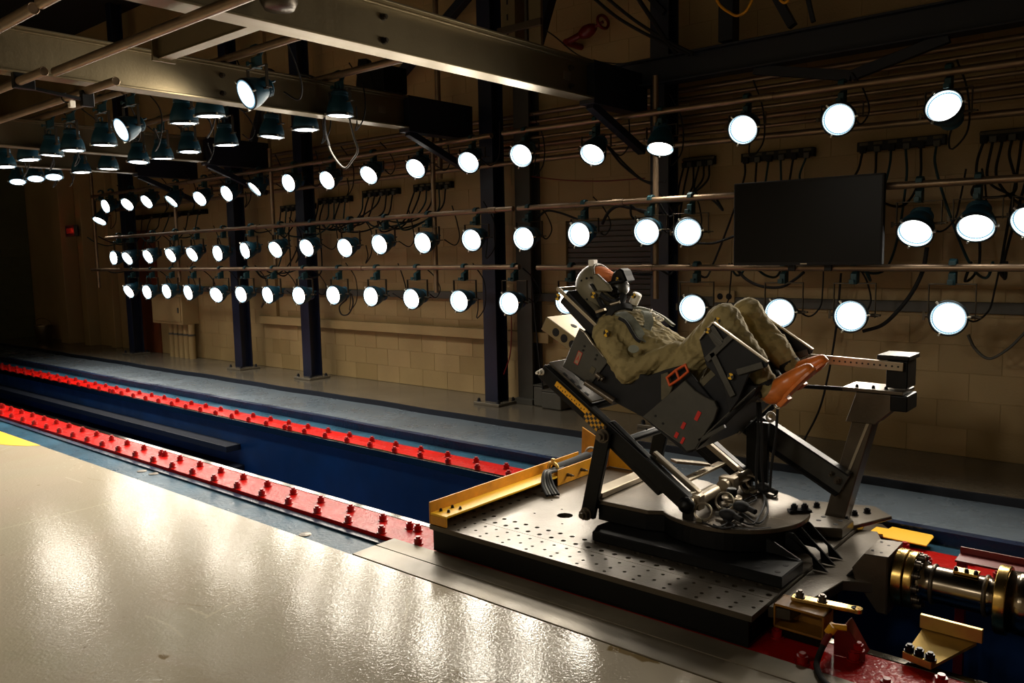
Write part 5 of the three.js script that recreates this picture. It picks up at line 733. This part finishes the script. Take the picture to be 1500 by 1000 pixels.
const runs = [
  ['thick black cable sweeping down right of the television', 0.014, -5.8, [[1358, 362], [1352, 395], [1338, 425], [1318, 452], [1292, 476], [1264, 485]], mm.rubber],
  ['black cable looping under the lower left corner of the television', 0.011, -5.75, [[1078, 392], [1092, 408], [1115, 419], [1145, 420], [1166, 408], [1178, 398]], mm.rubber],
  ['grey cable sagging low on the wall at the right edge', 0.01, -6.0, [[1418, 490], [1428, 510], [1448, 525], [1475, 512], [1510, 478]], mm.grey],
  ['thin black cable hanging straight down the wall beyond the boots', 0.008, -6.2, [[1232, 400], [1226, 470], [1222, 500], [1214, 545], [1200, 600], [1176, 648]], mm.rubber],
  ['black cable arching behind the helmet lamps', 0.01, -5.75, [[788, 318], [800, 309], [818, 311], [846, 321]], mm.rubber],
  ['thick black cable bundle between two middle lamps', 0.013, -5.75, [[882, 328], [892, 310], [905, 302], [925, 305], [952, 310]], mm.rubber],
  ['black cable crossing under the first middle lamps left of the television', 0.01, -5.8, [[1020, 356], [1045, 356], [1078, 345], [1095, 340]], mm.rubber],
  ['black cable curving past the lowest top lamp', 0.009, -5.8, [[888, 212], [910, 240], [938, 262], [960, 272]], mm.rubber],
  ['black cable drooping under the second top lamp from the post', 0.009, -5.8, [[893, 216], [920, 245], [945, 265], [975, 266]], mm.rubber],
  ['thin dark cable hanging right of the blue post by the grey column', 0.006, -6.05, [[749, 455], [749, 490], [747, 520], [738, 548]], mm.redDark],
  ['thin black cable hanging behind the raised seat beam', 0.008, -6.2, [[778, 400], [783, 455], [787, 500], [792, 545], [797, 580]], mm.rubber],
  ['thin red cable stretched level along the wall', 0.006, -6.3, [[775, 258], [830, 264], [885, 265], [945, 261]], mm.redDark],
  ['black cable in a loop under a lowest lamp left of the upright', 0.008, -5.7, [[515, 430], [517, 445], [510, 460], [500, 460], [497, 450], [508, 438]], mm.rubber],
  ['first of the long dark cables slanting across the top by the red valve', 0.014, -5.85, [[866, -6], [905, 26], [966, 60], [1010, 80]], mm.rubber],
  ['second of the long dark cables slanting across the top by the red valve', 0.014, -5.85, [[885, -6], [930, 30], [975, 58], [1016, 79]], mm.rubber],
  ['pair of tied dark cables descending to the beam at the top', 0.018, -5.85, [[932, -6], [955, 28], [975, 58], [992, 80]], mm.rubber],
  ['thin dark cable along the top of the dark blue beam', 0.006, -5.85, [[735, 22], [800, 45], [850, 82], [900, 93], [945, 91]], mm.rubber],
  ['yellow cord hanging in a loop at the top edge', 0.011, -5.8, [[1046, -8], [1055, 8], [1068, 18], [1080, 23], [1092, 17], [1099, 6], [1104, -8]], mm.yellow],
  ['small end loop of the yellow cord at the top edge', 0.011, -5.8, [[1140, -6], [1145, 2], [1150, 4], [1154, 1], [1156, -6]], mm.yellow],
  ['looped black lamp lead hanging below the second beam', 0.011, -4.28, [[440, 108], [462, 116], [472, 135], [475, 165], [476, 190], [482, 213]], mm.rubber],
  ['grey lamp lead hanging in a pointed loop below the second beam', 0.008, -4.28, [[480, 208], [485, 222], [497, 240], [506, 246], [516, 235], [524, 221], [518, 200], [512, 174]], mm.grey],
  ['thin dark cable running down to the clamp at the left edge', 0.006, -2.0, [[-4, 58], [10, 80], [22, 100], [28, 106]], mm.rubber],
];
for (const [l, r, z, p, m] of runs) single('hanging_cable', l, 'cable', cable(p.map(([x, y]) => onZ(x, y, z)), r, 50), m);
{ // the rest of the wall
  const e = thing('electrical_cabinet', 'beige electrical cabinet on the far wall above five upright conduits', 'cabinet');
  part(e, 'body', clean(box(-12.7, -11.75, 0.62, 1.08, WZ + 0.001, -6.15, 0.008)), mm.wall); part(e, 'door', clean(box(-12.66, -11.79, 0.66, 1.04, -6.15, -6.138, 0.004)), mm.wall); part(e, 'latch', clean(box(-11.86, -11.83, 0.8, 0.88, -6.138, -6.125, 0.003)), mm.grey); settle(e);
  for (let i = 0; i < 5; i++) { const x = -12.35 + i * 0.15, t = thing('conduit', `beige upright conduit under the far cabinet, ${ORD[i]} from the left`, 'conduit', 'conduits under the far cabinet'); part(t, 'tube', rod(V(x, SLABY, -6.28), V(x, 0.619, -6.28), 0.05, 18), mm.wall); part(t, 'collar', join(rod(V(x, 0.44, -6.28), V(x, 0.47, -6.28), 0.056, 18)), mm.grey); settle(t); }
  const b = thing('bucket', 'pale bucket standing on the dark floor at the far end wall', 'bucket'); part(b, 'pail', lathe([[0, 0.01], [0.12, 0.01], [0.15, 0.3], [0.158, 0.31], [0.158, 0.29], [0.125, 0.02], [0, 0.02]], 28).translate(-17.2, SLABY, -6.15), mm.alum); part(b, 'handle', ring(V(-17.2, SLABY + 0.3, -6.15), V(1, 0.6, 0), 0.155, 0.005), mm.darkSteel); settle(b);
  const x = thing('exit_sign', 'small EXIT sign with red letters high at the far left', 'sign'), c = onZ(102, 338, -6.1), cv = document.createElement('canvas'); cv.width = 128; cv.height = 64; const k = cv.getContext('2d'); k.fillStyle = '#2a1210'; k.fillRect(0, 0, 128, 64); k.fillStyle = '#ff3020'; k.font = 'bold 46px sans-serif'; k.textAlign = 'center'; k.fillText('EXIT', 64, 49);
  const tx = new THREE.CanvasTexture(cv); tx.colorSpace = THREE.SRGBColorSpace; part(x, 'housing', clean(box(c.x - 0.19, c.x + 0.19, c.y - 0.1, c.y + 0.1, c.z - 0.06, c.z, 0.006)), mm.grey);
  const f = part(x, 'face', new THREE.PlaneGeometry(0.35, 0.17), std({ color: 0x111111, map: tx, emissive: 0xffffff, emissiveMap: tx, emissiveIntensity: 0.12, roughness: 0.5 })); f.position.set(c.x, c.y, c.z + 0.002); part(x, 'mount', clean(box(c.x - 0.03, c.x + 0.03, c.y - 0.03, c.y + 0.03, WZ, c.z - 0.06, 0.003)), mm.grey); settle(x);
  const L = new THREE.PointLight(0xff3020, 0.02, 0, 2); L.position.set(c.x, c.y, c.z + 0.08); L.name = 'sign_glow'; scene.add(L);
  const g = thing('wall_column', 'grey steel column against the wall right of the blue post', 'column'); part(g, 'shaft', join(box(-5.22, -5.03, SLABY, YC, -6.27, -6.25, 0.003), box(-5.13, -5.11, SLABY, YC, WZ + 0.001, -6.27), box(-5.22, -5.03, SLABY, YC, WZ + 0.001, WZ + 0.02, 0.003)), mm.greyCol); part(g, 'base', clean(box(-5.23, -5.0, SLABY, SLABY + 0.06, WZ + 0.001, -6.2, 0.005)), mm.greyCol); settle(g);
  for (const [a, b2, h, z, l] of [[-4.985, -4.87, 0.2, -6.2, 'dark floor box against the wall beside the grey column'], [-4.84, -4.6, 0.17, -6.14, 'dark squat floor box with a cable, right of the grey column']]) { const t = thing('floor_box', l, 'box'); part(t, 'body', clean(box(a, b2, SLABY, SLABY + h, WZ + 0.02, z, 0.015)), mm.grey); part(t, 'lid', clean(box(a - 0.004, b2 + 0.004, SLABY + h, SLABY + h + 0.015, WZ + 0.016, z + 0.004, 0.004)), mm.greyCol); settle(t); }
  const o = thing('wall_outlet', 'double outlet plate on the grey wireway between two lowest lamps', 'outlet'), q = onZ(1062, 434, WZ + 0.05); part(o, 'plate', clean(box(q.x - 0.09, q.x + 0.09, q.y - 0.05, q.y + 0.05, q.z + 0.001, q.z + 0.012, 0.003)), mm.wall); for (const s of [-0.04, 0.04]) part(o, 'socket', lathe([[0, 0.004], [0.025, 0.004], [0.027, 0]], 16).rotateX(Math.PI / 2).translate(q.x + s, q.y, q.z + 0.012), mm.rubber); settle(o);
  const s = thing('pipe_sensor', 'small pale box strapped to the overhead pipe at the left', 'box'), u = onY(105, 153, 2.66); part(s, 'body', clean(box(u.x - 0.02, u.x + 0.02, u.y - 0.02, u.y + 0.025, u.z - 0.018, u.z + 0.018, 0.003)), mm.white); part(s, 'strap', ring(V(u.x, 2.7, -2.36), V(1, 0, 0), 0.03, 0.004), mm.rubber); settle(s);
  const cl = thing('pipe_clamp', 'black clamp gripping the overhead pipes at the left edge', 'clamp'), w = onY(30, 125, 2.68); part(cl, 'jaw', clean(box(w.x - 0.025, w.x + 0.025, 2.66, 2.76, -2.05, -1.93, 0.006)), mm.blackPaint); part(cl, 'jaw', clean(box(w.x - 0.02, w.x + 0.02, 2.6, 2.7, -2.4, -2.32, 0.006)), mm.blackPaint); part(cl, 'strap', clean(bar(V(w.x, 2.68, -1.95), V(w.x, 2.64, -2.36), 0.03, 0.02)), mm.blackPaint); settle(cl);
}
scene.traverse((o) => { if (o.isMesh) o.castShadow = o.receiveShadow = true; });
renderer.render(scene, camera);
